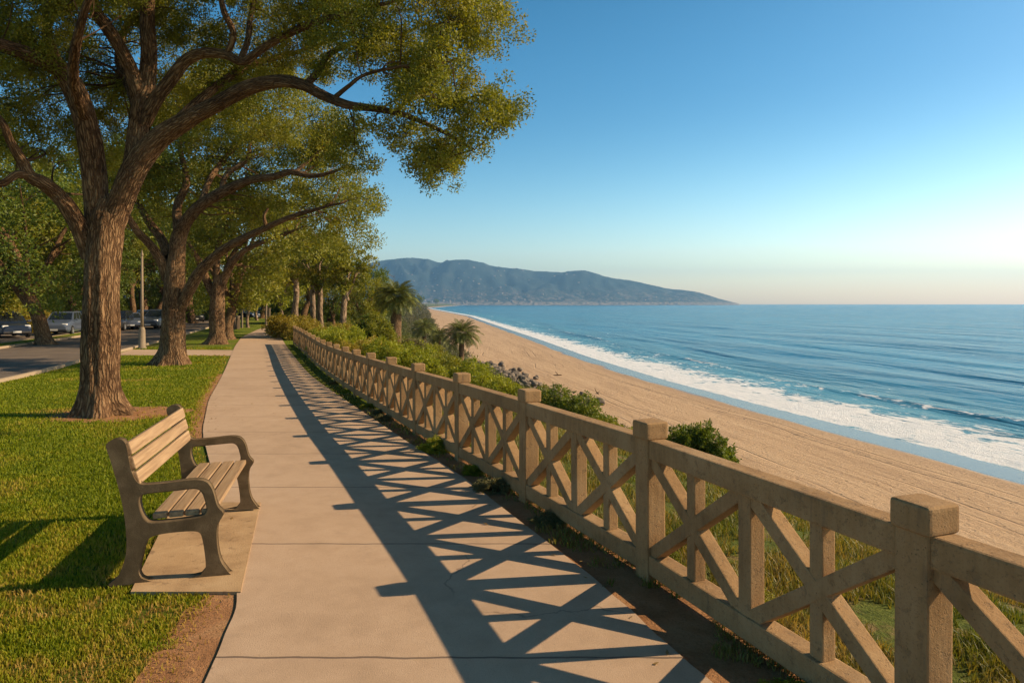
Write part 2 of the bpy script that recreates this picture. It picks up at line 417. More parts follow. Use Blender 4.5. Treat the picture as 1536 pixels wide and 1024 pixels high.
def mat_paint(name, col):
    t = NT(name); p = t.coord('Object')
    c = t.mix(t.math('MULTIPLY', t.noise(p, 3, 4), 0.2), col, tuple(x * 0.5 for x in col))
    return t.done(t.bsdf(c, 0.3, None, 0.5, 0.2, **{'Coat Weight': 0.7, 'Coat Roughness': 0.06}))

M = {}
M['path'] = mat_concrete_path(); M['pad'] = mat_pad(); M['lawn'] = mat_lawn(); M['dirt'] = mat_dirt()
M['bluff'] = mat_bluff(); M['asphalt'] = mat_asphalt(); M['fence'] = mat_fence()
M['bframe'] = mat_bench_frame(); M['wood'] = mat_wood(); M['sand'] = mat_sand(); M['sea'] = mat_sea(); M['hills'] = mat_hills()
M['bark'] = mat_bark('bark_brown', (0.055, 0.03, 0.015), (0.19, 0.11, 0.056), (0.37, 0.24, 0.125))
M['bark_pale'] = mat_bark('bark_pale', (0.07, 0.05, 0.035), (0.25, 0.175, 0.115), (0.4, 0.3, 0.2), 0.6, 0.6)
M['palm_trunk'] = mat_bark('palm_trunk', (0.06, 0.035, 0.02), (0.2, 0.125, 0.07), (0.36, 0.24, 0.14), 1.4, 1.0)
M['leaf'] = mat_leaf('leaf_olive', [(0.061, 0.085, 0.012), (0.128, 0.152, 0.017), (0.207, 0.220, 0.022), (0.281, 0.262, 0.032), (0.305, 0.226, 0.049)], 0.42)
M['leaf_dark'] = mat_leaf('leaf_dark', [(0.049, 0.079, 0.013), (0.091, 0.134, 0.018), (0.146, 0.189, 0.022), (0.220, 0.232, 0.029)], 0.4, nscale=0.4)
M['leaf_gold'] = mat_leaf('leaf_golden', [(0.159, 0.134, 0.020), (0.256, 0.213, 0.027), (0.342, 0.268, 0.037), (0.390, 0.268, 0.061)], 0.4)
M['leaf_lime'] = mat_leaf('leaf_lime', [(0.104, 0.140, 0.012), (0.207, 0.244, 0.017), (0.305, 0.317, 0.024), (0.378, 0.342, 0.043)], 0.4)
M['leaf_grey'] = mat_leaf('leaf_grey', [(0.085, 0.091, 0.043), (0.146, 0.146, 0.061), (0.207, 0.183, 0.091), (0.268, 0.220, 0.134)])
M['leaf_palm'] = mat_leaf('leaf_palm', [(0.055, 0.073, 0.017), (0.104, 0.128, 0.024), (0.171, 0.183, 0.037), (0.232, 0.207, 0.049)], 0.25)
M['scrub'] = mat_tone_leaf('scrub_leaf')
def mat_grass():
    t = NT('grass_blade'); ri = t.n('ShaderNodeNewGeometry').outputs['Random Per Island']
    tone = t.attr('tone').outputs['Fac']
    f = t.math('ADD', tone, t.math('MULTIPLY', t.math('SUBTRACT', ri, 0.5), 0.42))
    col = t.ramp(f, [(0.0, (0.085, 0.13, 0.004)), (0.3, (0.18, 0.225, 0.006)), (0.5, (0.27, 0.275, 0.012)), (0.72, (0.36, 0.265, 0.04)), (1.0, (0.44, 0.27, 0.085))])
    a = t.bsdf(col, 0.6, spec=0.25); tr = t.n('ShaderNodeBsdfTranslucent'); t.l(t.mix(1.0, col, (1.2, 1.1, 0.4), 'MULTIPLY'), tr.inputs['Color'])
    m = t.n('ShaderNodeMixShader'); m.inputs[0].default_value = 0.4; t.l(a, m.inputs[1]); t.l(tr.outputs[0], m.inputs[2])
    return t.done(m.outputs[0])
M['grass'] = mat_grass()
M['grass_wild'] = mat_leaf('grass_wild', [(0.06, 0.09, 0.012), (0.11, 0.14, 0.02), (0.18, 0.17, 0.035), (0.3, 0.22, 0.085), (0.34, 0.24, 0.11)], 0.35, 0.9)

# ------------------------------------------------------------------ terrain functions
HCAM = 1.8
SEA_Z = -13.2
def sstep(t): t = np.clip(t, 0, 1); return t * t * (3 - 2 * t)
def zg(y): return -0.45 * sstep((np.asarray(y, float) - 3) / 21.0)
def G(px, py):
    """the point of the park's ground seen at a photo pixel (used once to survey the plan of the place)"""
    d = 10.0
    for _ in range(60):
        d = 0.5 * d + 0.5 * 1000.0 * (HCAM - float(zg(d))) / (py - 455.0)
    return ((px - 768) / 1000.0 * d, d)
def P(px, py, d): return ((px - 768) / 1000.0 * d, d, HCAM + (455 - py) / 1000.0 * d)

# fence line: survey of the post feet, fitted to equal bays
FX0, FY0 = 1.60, 2.60                # post nearest the lens
def fence_x(y):
    return interp(y, [(-12, 7.87), (2.60, 1.60), (4.35, 0.93), (6.09, 0.18), (8.0, -0.63), (9.8, -1.41), (12.07, -2.33), (14.35, -3.24), (18.6, -4.9), (24.2, -7.09), (31.7, -10.0), (42, -14.1), (60, -21.0), (90, -30), (120, -37), (160, -47), (300, -78), (690, -135),
                      (1400, -260), (2100, -390), (6500, -600)])
def foot_x(y):
    return interp(y, [(-12, 27), (5, 25), (26, 22), (40, 20), (60, 15.5), (77, 12), (90, 8.5), (120, 1.5), (160, -9), (300, -34), (690, -88),
                      (1400, -190), (2100, -300), (6500, -500)])
def water_x(y):
    return interp(y, [(-60, 58), (-10, 52), (20, 50), (53.6, 47.0), (70, 43.5), (97, 37), (130, 30.0), (187, 21.5), (273, 12), (429, -7), (790, -50), (1364, -145),
                      (2143, -272), (6000, -440), (20000, -460)])
PROF = [(0, 0), (0.04, -0.02), (0.08, -0.13), (0.12, -0.34), (0.17, -0.72), (0.25, -1.6), (0.4, -3.7), (0.55, -6.3), (0.8, -10.2), (0.93, -11.7), (1.0, -12.0)]
def zb(x, y):
    """height of the ground right of the fence line"""
    xf = fence_x(y) + 0.1; fo = foot_x(y)
    u = np.clip((x - xf) / (fo - xf), 0, 1)
    return zg(y) * (1 - u) + interp(u, PROF)
def zland(x, y):
    return np.where(x <= fence_x(y) + 0.1, zg(y), zb(x, y))

ys_near = np.concatenate([np.arange(-12, 60, 0.5), 60 * np.power(6500 / 60.0, np.linspace(0, 1, 70))])
def nz(x, y, s, seed=0.0): return mnoise.noise(Vector((x * s, y * s, seed)))

def strip_mesh(name, ys, cols_fn, z_fn, mat, attrs=None):
    V = []; A = {}
    for y in ys:
        xs = cols_fn(y)
        for k, x in enumerate(xs):
            V.append((x, y, float(z_fn(x, y, k))))
    nc = len(cols_fn(ys[0]))
    me = np_mesh(name, np.array(V), grid_faces(len(ys), nc))
    if attrs:
        for nm, fn in attrs.items():
            add_attr(me, nm, 'FLOAT', [fn(v[0], v[1]) for v in V])
    return link(name, me, mat, smooth=True)

# lawn (the park on top of the bluff)
def lawn_cols(y):
    xf = float(fence_x(y)) + 0.1
    return [xf - q for q in (9000, 3000, 1000, 400, 200, 120, 80, 60, 45, 35, 27, 20, 15, 11, 8, 6, 4.5, 3.4, 2.5, 1.8, 1.2, 0.6, 0)]
o = strip_mesh('lawn', ys_near, lawn_cols, lambda x, y, k: zg(y), M['lawn']); tag(o, kind='structure')
# bluff slope
US = np.linspace(0, 1, 44) ** 1.25
def bluff_cols(y):
    a = float(fence_x(y)) + 0.1; b = float(foot_x(y))
    return [a + (b - a) * u for u in US]
def bluff_z(x, y, k):
    u = US[k]; amp = 0.9 * min(1.0, 4 * u * (1 - u)) * (0.25 if u < 0.2 else 1) * (0.3 if y < 14 else 1)
    return float(zb(x, y)) + amp * (nz(x, y, 0.16, 3.1) + 0.5 * nz(x, y, 0.5, 5.2))
o = strip_mesh('bluff_slope', ys_near, bluff_cols, bluff_z, M['bluff']); tag(o, kind='structure')
# beach
VS = np.linspace(0, 1, 40)
def beach_cols(y):
    a = float(foot_x(y)) - 1.0; b = float(water_x(y)) + 14.0
    return [a + (b - a) * v for v in VS]
def shore_t(x, y):
    s = (float(water_x(y + 2)) - float(water_x(y - 2))) / 4.0
    return (x - float(water_x(y))) / math.sqrt(1 + s * s)
def beach_z(x, y, k):
    w = float(water_x(y)); a = float(foot_x(y)) - 1.0
    v = (x - a) / (w - a)
    z = -12.0 - 1.2 * v if v < 1 else SEA_Z - 0.05 * (x - w)
    if v < 0.75: z += 0.10 * nz(x, y, 0.12, 8.0) * (0.75 - v)
    return z
ys_beach = np.concatenate([np.arange(-20, 160, 1.5), 160 * np.power(6300 / 160.0, np.linspace(0, 1, 60))])
o = strip_mesh('beach', ys_beach, beach_cols, beach_z, M['sand'], {'shore': shore_t, 'along': lambda x, y: y}); tag(o, kind='structure')

# sea: sheet in (along, offshore) coordinates with real swell
TS = np.concatenate([np.arange(-4, 60, 0.8), np.arange(60, 200, 2.5), 200 * np.power(11500 / 200.0, np.linspace(0, 1, 60))])
ys_sea = np.concatenate([np.arange(-40, 220, 2.0), 220 * np.power(10000 / 220.0, np.linspace(0, 1, 110))])
SWELLS = [(23.5, 2.4, 0.55), (40, 3.2, 0.5), (62, 4.2, 0.55), (90, 5.5, 0.5), (128, 7, 0.55), (178, 9, 0.5)]
V = np.zeros((len(ys_sea), len(TS), 3)); CR = np.zeros((len(ys_sea), len(TS)))
for i, y in enumerate(ys_sea):
    w0 = float(water_x(y)); s = (float(water_x(y + 2)) - float(water_x(y - 2))) / 4.0; c = math.sqrt(1 + s * s)
    V[i, :, 0] = w0 + TS * c; V[i, :, 1] = y
    z = np.full(len(TS), SEA_Z)
    fade = 1.0 / (1 + max(0, y - 400) / 500.0)
    for k, (tc, wd, am) in enumerate(SWELLS):
        wob = 5.0 * mnoise.noise(Vector((y * 0.012, k * 7.3, 0.0))) * (0.5 + tc / 60.0) + 1.2 * mnoise.noise(Vector((y * 0.06, k * 3.1, 5.0)))
        mod = max(0.0, 0.6 + 0.9 * mnoise.noise(Vector((y * 0.011, k * 11.0, 2.0))))
        q = (TS - tc - wob) / wd
        prof = np.exp(-np.where(q < 0, (q * 1.7) ** 2, q ** 2))
        z += am * mod * prof * fade
        if k == 1: CR[i] += 0.75 * np.clip(prof * 1.5 - 0.6, 0, 1) * min(1, max(0, mod - 0.55) * 2.0) * np.where(q < 0.2, 1, 0.5)
        if k == 0: CR[i] += np.clip(prof * 1.5 - 0.5, 0, 1) * min(1, max(0, mod - 0.35) * 2.0) * np.where(q < 0.2, 1, 0.6)
    V[i, :, 2] = z
me = np_mesh('sea', V.reshape(-1, 3), grid_faces(len(ys_sea), len(TS)))
add_attr(me, 'shore', 'FLOAT', np.tile(TS, len(ys_sea)))
add_attr(me, 'along', 'FLOAT', np.repeat(ys_sea, len(TS)))
add_attr(me, 'crest', 'FLOAT', CR)
o = link('sea', me, M['sea'], smooth=True); tag(o, kind='structure')

# far hills across the bay
RIDGE = [(-300, 425), (0, 424), (200, 422), (300, 418), (400, 410), (480, 405), (545, 400), (580, 393), (610, 389.5), (632, 390), (660, 396), (700, 394), (722, 396), (745, 402), (770, 405),
         (800, 408), (840, 410), (875, 407.5), (905, 417), (950, 424), (975, 428), (1000, 434), (1030, 437), (1050, 440), (1080, 449), (1100, 453.5), (1115, 457)]
YR = 7200.0
nx, ny = 330, 70
V = []
for j in range(ny):
    v = j / (ny - 1.0)
    y = 5900 + v * 3000
    for i in range(nx):
        x = -7600 + (10100.0) * (i / (nx - 1.0))
        px = 768 + 1000 * x / y
        hr = (455 - float(interp(px, RIDGE))) / 1000.0 * YR + 4
        n1 = 1 - abs(mnoise.noise(Vector((x * 0.0019, y * 0.0011, 0.3)))) * 2
        n2 = 1 - abs(mnoise.noise(Vector((x * 0.006, y * 0.003, 4.0)))) * 2
        n3 = mnoise.noise(Vector((x * 0.02, y * 0.012, 9.0))) + 0.5 * mnoise.noise(Vector((x * 0.05, y * 0.03, 2.0)))
        r = (YR - 5900) / 3000.0
        q = v / r
        base = (0.10 * min(1, q / 0.15) + 0.9 * sstep((q - 0.08) / 0.92)) if q < 1 else max(0, 1 - 0.75 * (q - 1))
        rough = (n1 * 0.26 + n2 * 0.14 + n3 * 0.06) * hr * 4 * max(0, min(q, 1)) * (1.08 - min(q, 1)) if q < 1 else 0
        z = SEA_Z - 4 + max(0.0, hr + 17) * float(base) + max(-0.4 * hr, rough) * (1 if hr > 0 else 0)
        z = min(z, hr + 4 * n3 + 0.0 * n2) if hr > 0 else SEA_Z - 20
        V.append((x, y, float(z)))
HILLV = np.array(V).reshape(ny, nx, 3)
me = np_mesh('hills', np.array(V), grid_faces(ny, nx))
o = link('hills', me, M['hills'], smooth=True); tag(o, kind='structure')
def hill_z(x, y):
    i = (x + 7600) / 10100.0 * (nx - 1); j = (y - 5900) / 3000.0 * (ny - 1)
    i0, j0 = int(i), int(j); fi, fj = i - i0, j - j0
    Z = HILLV[:, :, 2]
    return (Z[j0, i0] * (1 - fi) + Z[j0, i0 + 1] * fi) * (1 - fj) + (Z[j0 + 1, i0] * (1 - fi) + Z[j0 + 1, i0 + 1] * fi) * fj

# ------------------------------------------------------------------ paved surfaces
def catmull(pts, n):
    pts = [Vector(p) for p in pts]
    P4 = [pts[0] * 2 - pts[1]] + pts + [pts[-1] * 2 - pts[-2]]
    out = []
    for i in range(1, len(P4) - 2):
        a, b, c, d = P4[i - 1], P4[i], P4[i + 1], P4[i + 2]
        for k in range(n):
            t = k / n
            out.append(0.5 * ((2 * b) + (c - a) * t + (2 * a - 5 * b + 4 * c - d) * t * t + (3 * b - a - 3 * c + d) * t ** 3))
    out.append(pts[-1]); return out

PL_px = [(310, 1024), (365, 890), (330, 756), (303, 650), (313, 600), (335, 560), (352, 520), (362, 506), (385, 495), (404, 488)]
PR_px = [(1060, 1024), (897, 874), (769, 776), (695, 717), (611, 664), (533, 611), (470, 567), (446, 541), (430, 520), (420, 504), (415, 496), (412, 488)]
PLg = [(-0.45, -6.0), (-0.9, 0.0)] + [G(*p) for p in PL_px]
PRg = [(4.6, -6.0), (2.05, 0.6)] + [G(*p) for p in PR_px]
PLg.sort(key=lambda p: p[1]); PRg.sort(key=lambda p: p[1])
def path_l(y): return float(np.interp(y, [p[1] for p in PLg], [p[0] for p in PLg]))
def path_r(y): return float(np.interp(y, [p[1] for p in PRg], [p[0] for p in PRg]))
def smooth_edge(fn, y, w):
    return sum(fn(y + w * k) for k in (-1, -0.5, 0, 0.5, 1)) / 5.0
ys_path = np.concatenate([np.arange(-6, 20, 0.1), np.arange(20, 69.5, 0.5)])
def path_cols(y):
    w = 0.15 + 0.05 * max(0, y)
    a = smooth_edge(path_l, y, w) + 0.012 * nz(0, y, 4); b = smooth_edge(path_r, y, w) + 0.012 * nz(5, y, 4)
    return [a + (b - a) * k / 4.0 for k in range(5)]
bmz = 0.018
V = []
for y in ys_path:
    c = path_cols(y)
    V += [(c[0], y, float(zg(y)) - 0.03)] + [(x, y, float(zg(y)) + bmz) for x in c] + [(c[-1], y, float(zg(y)) - 0.03)]
o = link('path', np_mesh('path', np.array(V), grid_faces(len(ys_path), 7)), M['path']); tag(o, kind='structure')

def slab(name, poly, z0, z1, mat):
    bm = bmesh.new()
    lo = [bm.verts.new((x, y, z0 + float(zg(y)))) for x, y in poly]; hi = [bm.verts.new((x, y, z1 + float(zg(y)))) for x, y in poly]
    n = len(poly)
    bm.faces.new(hi)
    for k in range(n): bm.faces.new((lo[k], lo[(k + 1) % n], hi[(k + 1) % n], hi[k]))
    return tag(bm_obj(name, bm, mat), kind='structure')
slab('bench_pad', [G(361, 893), G(391, 757), G(262, 757), G(196, 893)], -0.05, 0.026, M['pad'])
# side path that leaves the footway towards the road, behind the second tree
def wavy_strip(name, left, right, zoff, mat, n=8, wob=0.0, seed=0, across=4):
    L = catmull([(a, b, 0) for a, b in left], n); R = catmull([(a, b, 0) for a, b in right], n)
    V = []
    for i, (a, b) in enumerate(zip(L, R)):
        for k in range(across):
            p = a.lerp(b, k / (across - 1.0))
            if wob and k in (0, across - 1):
                q = (b - a).normalized() * wob * (mnoise.noise(Vector((p.x * 1.3, p.y * 1.3, seed))) + 0.6 * mnoise.noise(Vector((p.x * 5, p.y * 5, seed))))
                p = p + q
            V.append((p.x, p.y, float(zland(p.x, p.y)) + zoff))
    o = link(name, np_mesh(name, np.array(V), grid_faces(len(L), across)), mat); tag(o, kind='structure'); return o
wavy_strip('side_path', [(-18.5, 32.4), (-15, 32.2), (path_l(32) + .3, 32)], [(-17.3, 29), (-14, 28.8), (path_l(28.6) + .3, 28.6)], 0.008, M['path'], 6)
# bare earth between footway and fence, and along the left edge
def ev(fn, off, ys): return [(fn(y) + off, y) for y in ys]
yv = [0, 1.2, 2, 3, 4, 5, 6, 7.5, 9, 10.5, 12.5]
wavy_strip('dirt_verge', ev(lambda y: smooth_edge(path_r, y, .2), -0.06, yv), ev(lambda y: float(fence_x(y)), 0.22, yv), 0.006, M['dirt'], 10, 0.10, 2, 5)
yv2 = [0.5, 1.5, 2.4, 3.2, 3.8, 4.15]
wavy_strip('dirt_edge', [(smooth_edge(path_l, y, .2) - w, y) for y, w in zip(yv2, (0.42, 0.42, 0.4, 0.32, 0.32, 0.22))], ev(lambda y: smooth_edge(path_l, y, .2), 0.05, yv2), 0.006, M['dirt'], 12, 0.07, 6, 4)
yv3 = [8.8, 10, 12, 14, 17, 21]
wavy_strip('dirt_edge', [(smooth_edge(path_l, y, .5) - w, y) for y, w in zip(yv3, (0.16, 0.22, 0.22, 0.2, 0.2, 0.14))], ev(lambda y: smooth_edge(path_l, y, .5), 0.05, yv3), 0.006, M['dirt'], 12, 0.06, 8, 4)
def patch(name, cx, cy, rx, ry, mat, seed, zoff=0.007):
    V = [(cx, cy, float(zg(cy)) + zoff)]; n = 72
    for ring in (0.5, 1.0):
        for k in range(n):
            a = 2 * PI * k / n
            q = ring * (1 + 0.22 * mnoise.noise(Vector((math.cos(a) * 1.6, math.sin(a) * 1.6, seed))) + 0.12 * mnoise.noise(Vector((math.cos(a) * 6, math.sin(a) * 6, seed))))
            x, y = cx + rx * q * math.cos(a), cy + ry * q * math.sin(a)
            V.append((x, y, float(zg(y)) + zoff))
    F3 = [(0, 1 + k, 1 + (k + 1) % n) for k in range(n)]
    F4 = [(1 + k, 1 + n + k, 1 + n + (k + 1) % n, 1 + (k + 1) % n) for k in range(n)]
    o = link(name, np_mesh(name, np.array(V), [np.array(F3), np.array(F4)]), mat); tag(o, kind='structure')
T1 = (-7.27, 11.8)
patch('bare_earth', T1[0] + 0.25, T1[1] + 0.15, 1.15, 1.0, M['dirt'], 3)

# road with kerb, painted line and planted islands
RE = [(-8.8, 2.0), (-10.0, 6.0), (-11.6, 11.0), (-13.85, 18), (-16.5, 25.6), (-19.2, 34.6), (-21.8, 43), (-28, 62), (-41, 100)]
def road_x(y): return float(np.interp(y, [p[1] for p in RE], [p[0] for p in RE]))
ysr = [2, 6, 10, 15, 20, 26, 32, 40, 50, 62, 80, 100]
wavy_strip('road', [(road_x(y) - 30, y) for y in ysr], [(road_x(y) - 0.15, y) for y in ysr], 0.004, M['asphalt'], 6, 0, 0, 8)
M['kerb'] = mat_plain('kerb_concrete', (0.40, 0.31, 0.21), 0.85, 0.2, 0, 0.4, 60, 0.5)
M['line'] = mat_plain('road_paint', (0.7, 0.62, 0.48), 0.8, 0.2, 0, 0.2, 60, 0.5)
def kerb(name, xs_fn, ys, w=0.15, h=0.11):
    V = []
    for y in ys:
        x = xs_fn(y); z = float(zg(y))
        V += [(x - w, y, z - 0.05), (x - w, y, z + h - 0.02), (x - w + 0.02, y, z + h), (x, y, z + h), (x, y, z - 0.05)]
    return tag(link(name, np_mesh(name, np.array(V), grid_faces(len(ys), 5)), M['kerb']), kind='structure')
kerb('kerb', road_x, np.arange(2, 100, 0.75))
kerb('kerb', lambda y: road_x(y) - 30.0, np.arange(4, 100, 1.5))
# planted median between road and parking bays
ysm = np.arange(12, 50.1, 1.0)
kerb('kerb', lambda y: road_x(y) - 6.6, ysm); kerb('kerb', lambda y: road_x(y) - 8.15, ysm)
wavy_strip('planted_median', [(road_x(y) - 8.15, y) for y in ysm], [(road_x(y) - 6.75, y) for y in ysm], 0.09, M['lawn'], 2, 0, 0, 3)
for k in range(9):
    y = 44 + k * 2.7
    wavy_strip('road_marking', [(road_x(y) - 15.5, y), (road_x(y + 1) - 13, y + .6), (road_x(y + 2) - 10.5, y + 1.2)],
               [(road_x(y) - 15.5, y + .1), (road_x(y + 1) - 13, y + .7), (road_x(y + 2) - 10.5, y + 1.3)], 0.010, M['line'], 3, 0, 0, 2)

# ------------------------------------------------------------------ fence
fence = thing('balustrade_fence', 'tan concrete park fence with crossed braces between square capped posts along the footway', 'fence', (FX0, FY0, 0))
fence.location = (0, 0, 0)
BAY = 1.92
posts = []
y, k = FY0, 0
# walk along the fence line in equal bays, two bays towards the lens and onwards to the bush
def walk(y0, sgn):
    x0 = float(fence_x(y0)); y = y0
    for _ in range(90):
        y += sgn * 0.03
        if math.hypot(float(fence_x(y)) - x0, y - y0) >= BAY: break
    lo, hi = y - sgn * 0.03, y
    for _ in range(25):
        m = 0.5 * (lo + hi)
        if math.hypot(float(fence_x(m)) - x0, m - y0) >= BAY: hi = m
        else: lo = m
    return 0.5 * (lo + hi)
ylist = [FY0]
yy = FY0
for _ in range(2): yy = walk(yy, -1); ylist.insert(0, yy)
yy = FY0
for _ in range(19): yy = walk(yy, 1); ylist.append(yy)
posts = [Vector((float(fence_x(y)), y, float(zland(fence_x(y), y)))) for y in ylist]
PW = 0.142
def make_post_mesh():
    bm = bmesh.new()
    bm_box(bm, (PW, PW, 1.10), (0, 0, 0.40), None, 0.012, 2)
    bm_box(bm, (PW + 0.03, PW + 0.03, 0.115), (0, 0, 0.98), None, 0.02, 3)
    me = bpy.data.meshes.new('post'); bm.to_mesh(me); bm.free(); me.materials.append(M['fence']); return me
post_me = make_post_mesh()
IN = BAY - PW + 0.01
def shared(name, size, bev=0.01):
    bm = bmesh.new(); bm_box(bm, size, (0, 0, 0), None, bev)
    me = bpy.data.meshes.new(name); bm.to_mesh(me); bm.free(); me.materials.append(M['fence']); return me
top_me = shared('top_rail', (IN, 0.120, 0.125), 0.012)
bot_me = shared('bottom_rail', (IN, 0.120, 0.125), 0.012)
ZB0, ZB1, ZT0, ZT1 = 0.055, 0.18, 0.80, 0.925
HB = ZT0 - ZB1
up_me = shared('upright', (0.092, 0.096, HB + 0.01), 0.008)
upq_me = shared('upright', (0.076, 0.080, HB + 0.01), 0.008)
half = IN / 2
span = half - 0.046
blen = math.hypot(span, HB) + 0.02
brace_a = shared('brace', (blen, 0.090, 0.080), 0.007)
brace_b = shared('brace', (blen, 0.086, 0.080), 0.007)
bang = math.atan2(HB, span)
def put(name, me, parent, mat):
    o = bpy.data.objects.new(name, me); C.objects.link(o); o.parent = parent; o.matrix_local = mat; return o
for i, p in enumerate(posts):
    if i < len(posts) - 1: d = posts[i + 1] - p
    else: d = p - posts[i - 1]
    a = math.atan2(d.y, d.x)
    R = Matrix.Rotation(a + rnd.uniform(-.02, .02), 4, 'Z') @ Matrix.Rotation(rnd.uniform(-.008, .008), 4, 'X') @ Matrix.Rotation(rnd.uniform(-.008, .008), 4, 'Y')
    put('post', post_me, fence, Matrix.Translation(p) @ R)
    if i == len(posts) - 1: break
    q = posts[i + 1]
    mid = (p + q) / 2
    slope = math.atan2(q.z - p.z, math.hypot(d.x, d.y))
    R = Matrix.Rotation(a, 4, 'Z') @ Matrix.Rotation(-slope, 4, 'Y')
    B = Matrix.Translation(mid) @ R
    put('top_rail', top_me, fence, B @ Matrix.Translation((0, 0, (ZT0 + ZT1) / 2)))
    put('bottom_rail', bot_me, fence, B @ Matrix.Translation((0, 0, (ZB0 + ZB1) / 2)))
    zc = (ZB1 + ZT0) / 2
    put('upright', up_me, fence, B @ Matrix.Translation((0, 0, zc)))
    for s in (-1, 1):
        cx = s * (0.046 + span / 2)
        put('upright', upq_me, fence, B @ Matrix.Translation((cx, 0, zc)))
        put('brace', brace_a, fence, B @ Matrix.Translation((cx, 0, zc)) @ Matrix.Rotation(bang, 4, 'Y'))
        put('brace', brace_b, fence, B @ Matrix.Translation((cx, 0, zc)) @ Matrix.Rotation(-bang, 4, 'Y'))

# ------------------------------------------------------------------ bench
S = 0.00143
def bp(x, y): return ((x - 420) * S * 0.9, (885 - y) * S)
OUT = [(150, 268), (158, 252), (178, 244), (203, 243), (220, 256), (230, 285), (237, 330), (250, 385), (270, 428), (300, 450), (350, 452), (430, 449), (500, 444), (545, 443), (582, 449), (606, 466), (624, 500),
       (638, 552), (652, 578), (668, 594), (668, 610), (652, 632), (642, 660), (640, 715), (648, 780), (664, 828), (692, 868), (692, 885), (572, 885), (578, 872), (600, 845), (602, 815), (596, 760), (586, 705), (574, 676), (545, 664),
       (480, 661), (400, 664), (345, 674), (316, 700), (300, 745), (286, 805), (282, 840), (296, 866), (318, 885), (160, 885), (166, 876), (200, 848), (224, 800), (238, 750), (241, 690), (236, 620), (226, 545), (206, 455), (182, 370), (162, 305)]
HOLE = [(306, 492), (345, 487), (430, 484), (530, 479), (560, 484), (578, 502), (590, 535), (597, 568), (590, 592), (565, 604), (500, 611), (420, 615), (345, 615), (320, 600), (304, 572), (294, 535), (294, 508)]
def frame_mesh():
    cu = bpy.data.curves.new('end_frame', 'CURVE'); cu.dimensions = '2D'; cu.fill_mode = 'BOTH'
    cu.extrude = 0.023; cu.bevel_depth = 0.009; cu.bevel_resolution = 2; cu.offset = -0.009
    for pts in (OUT, HOLE):
        n = len(pts)
        P3 = [Vector((*bp(*p), 0)) for p in pts]
        sp = cu.splines.new('POLY')
        fine = []
        for i in range(n):
            a, b, c, d = P3[i - 1], P3[i], P3[(i + 1) % n], P3[(i + 2) % n]
            for k in range(3):
                t = k / 3.0
                fine.append(0.5 * ((2 * b) + (c - a) * t + (2 * a - 5 * b + 4 * c - d) * t * t + (3 * b - a - 3 * c + d) * t ** 3))
        sp.points.add(len(fine) - 1)
        for q, f in zip(sp.points, fine): q.co = (f.x, max(f.y, 0.009), 0, 1)
        sp.use_cyclic_u = True
    o = bpy.data.objects.new('tmp', cu); C.objects.link(o)
    dg = bpy.context.evaluated_depsgraph_get()
    me = bpy.data.meshes.new_from_object(o.evaluated_get(dg))
    bpy.data.objects.remove(o); me.name = 'end_frame'
    # curve plane (x, y) -> bench plane (x, z); extrusion along y
    co = np.zeros(len(me.vertices) * 3, dtype=np.float32); me.vertices.foreach_get('co', co); co = co.reshape(-1, 3)
    me.vertices.foreach_set('co', np.stack([co[:, 0], -co[:, 2], co[:, 1]], 1).ravel()); me.update()
    me.materials.clear(); me.materials.append(M['bframe'])
    return me
BL = 1.46
BPOS = Vector((-2.40, 5.03, float(zg(5.03)) + 0.026))
bench = thing('park_bench', 'park bench with pale wooden slats and curved concrete arm frames beside the footway', 'bench', BPOS, math.radians(14.0))
fm = frame_mesh()
for s in (-1, 1):
    o = bpy.data.objects.new('end_frame', fm); C.objects.link(o); o.parent = bench; o.location = (0, s * BL / 2, 0)
def slat_obj(name, w, th, loc, ang, L=BL - 0.045):
    bm = bmesh.new(); bm_box(bm, (w, L, th), (0, 0, 0), None, 0.007, 2)
    o = bm_obj(name, bm, M['wood'], bench); o.location = loc; o.rotation_euler = (0, ang, 0); return o
# seat: 4 slats resting in the frames
for k in range(4):
    x, z = bp(372 + k * 76, 600 - k * 1.5)
    slat_obj('seat_slat', 0.084, 0.036, (x, 0, z), -0.03)
# back: 3 slats along the front of the leaning uprights
for k in range(3):
    f = (k + 0.5) / 3.0
    x, z = bp(226 + f * 52, 252 + f * 204)
    slat_obj('back_slat', 0.032, 0.083, (x, 0, z), -0.265, BL + 0.0)

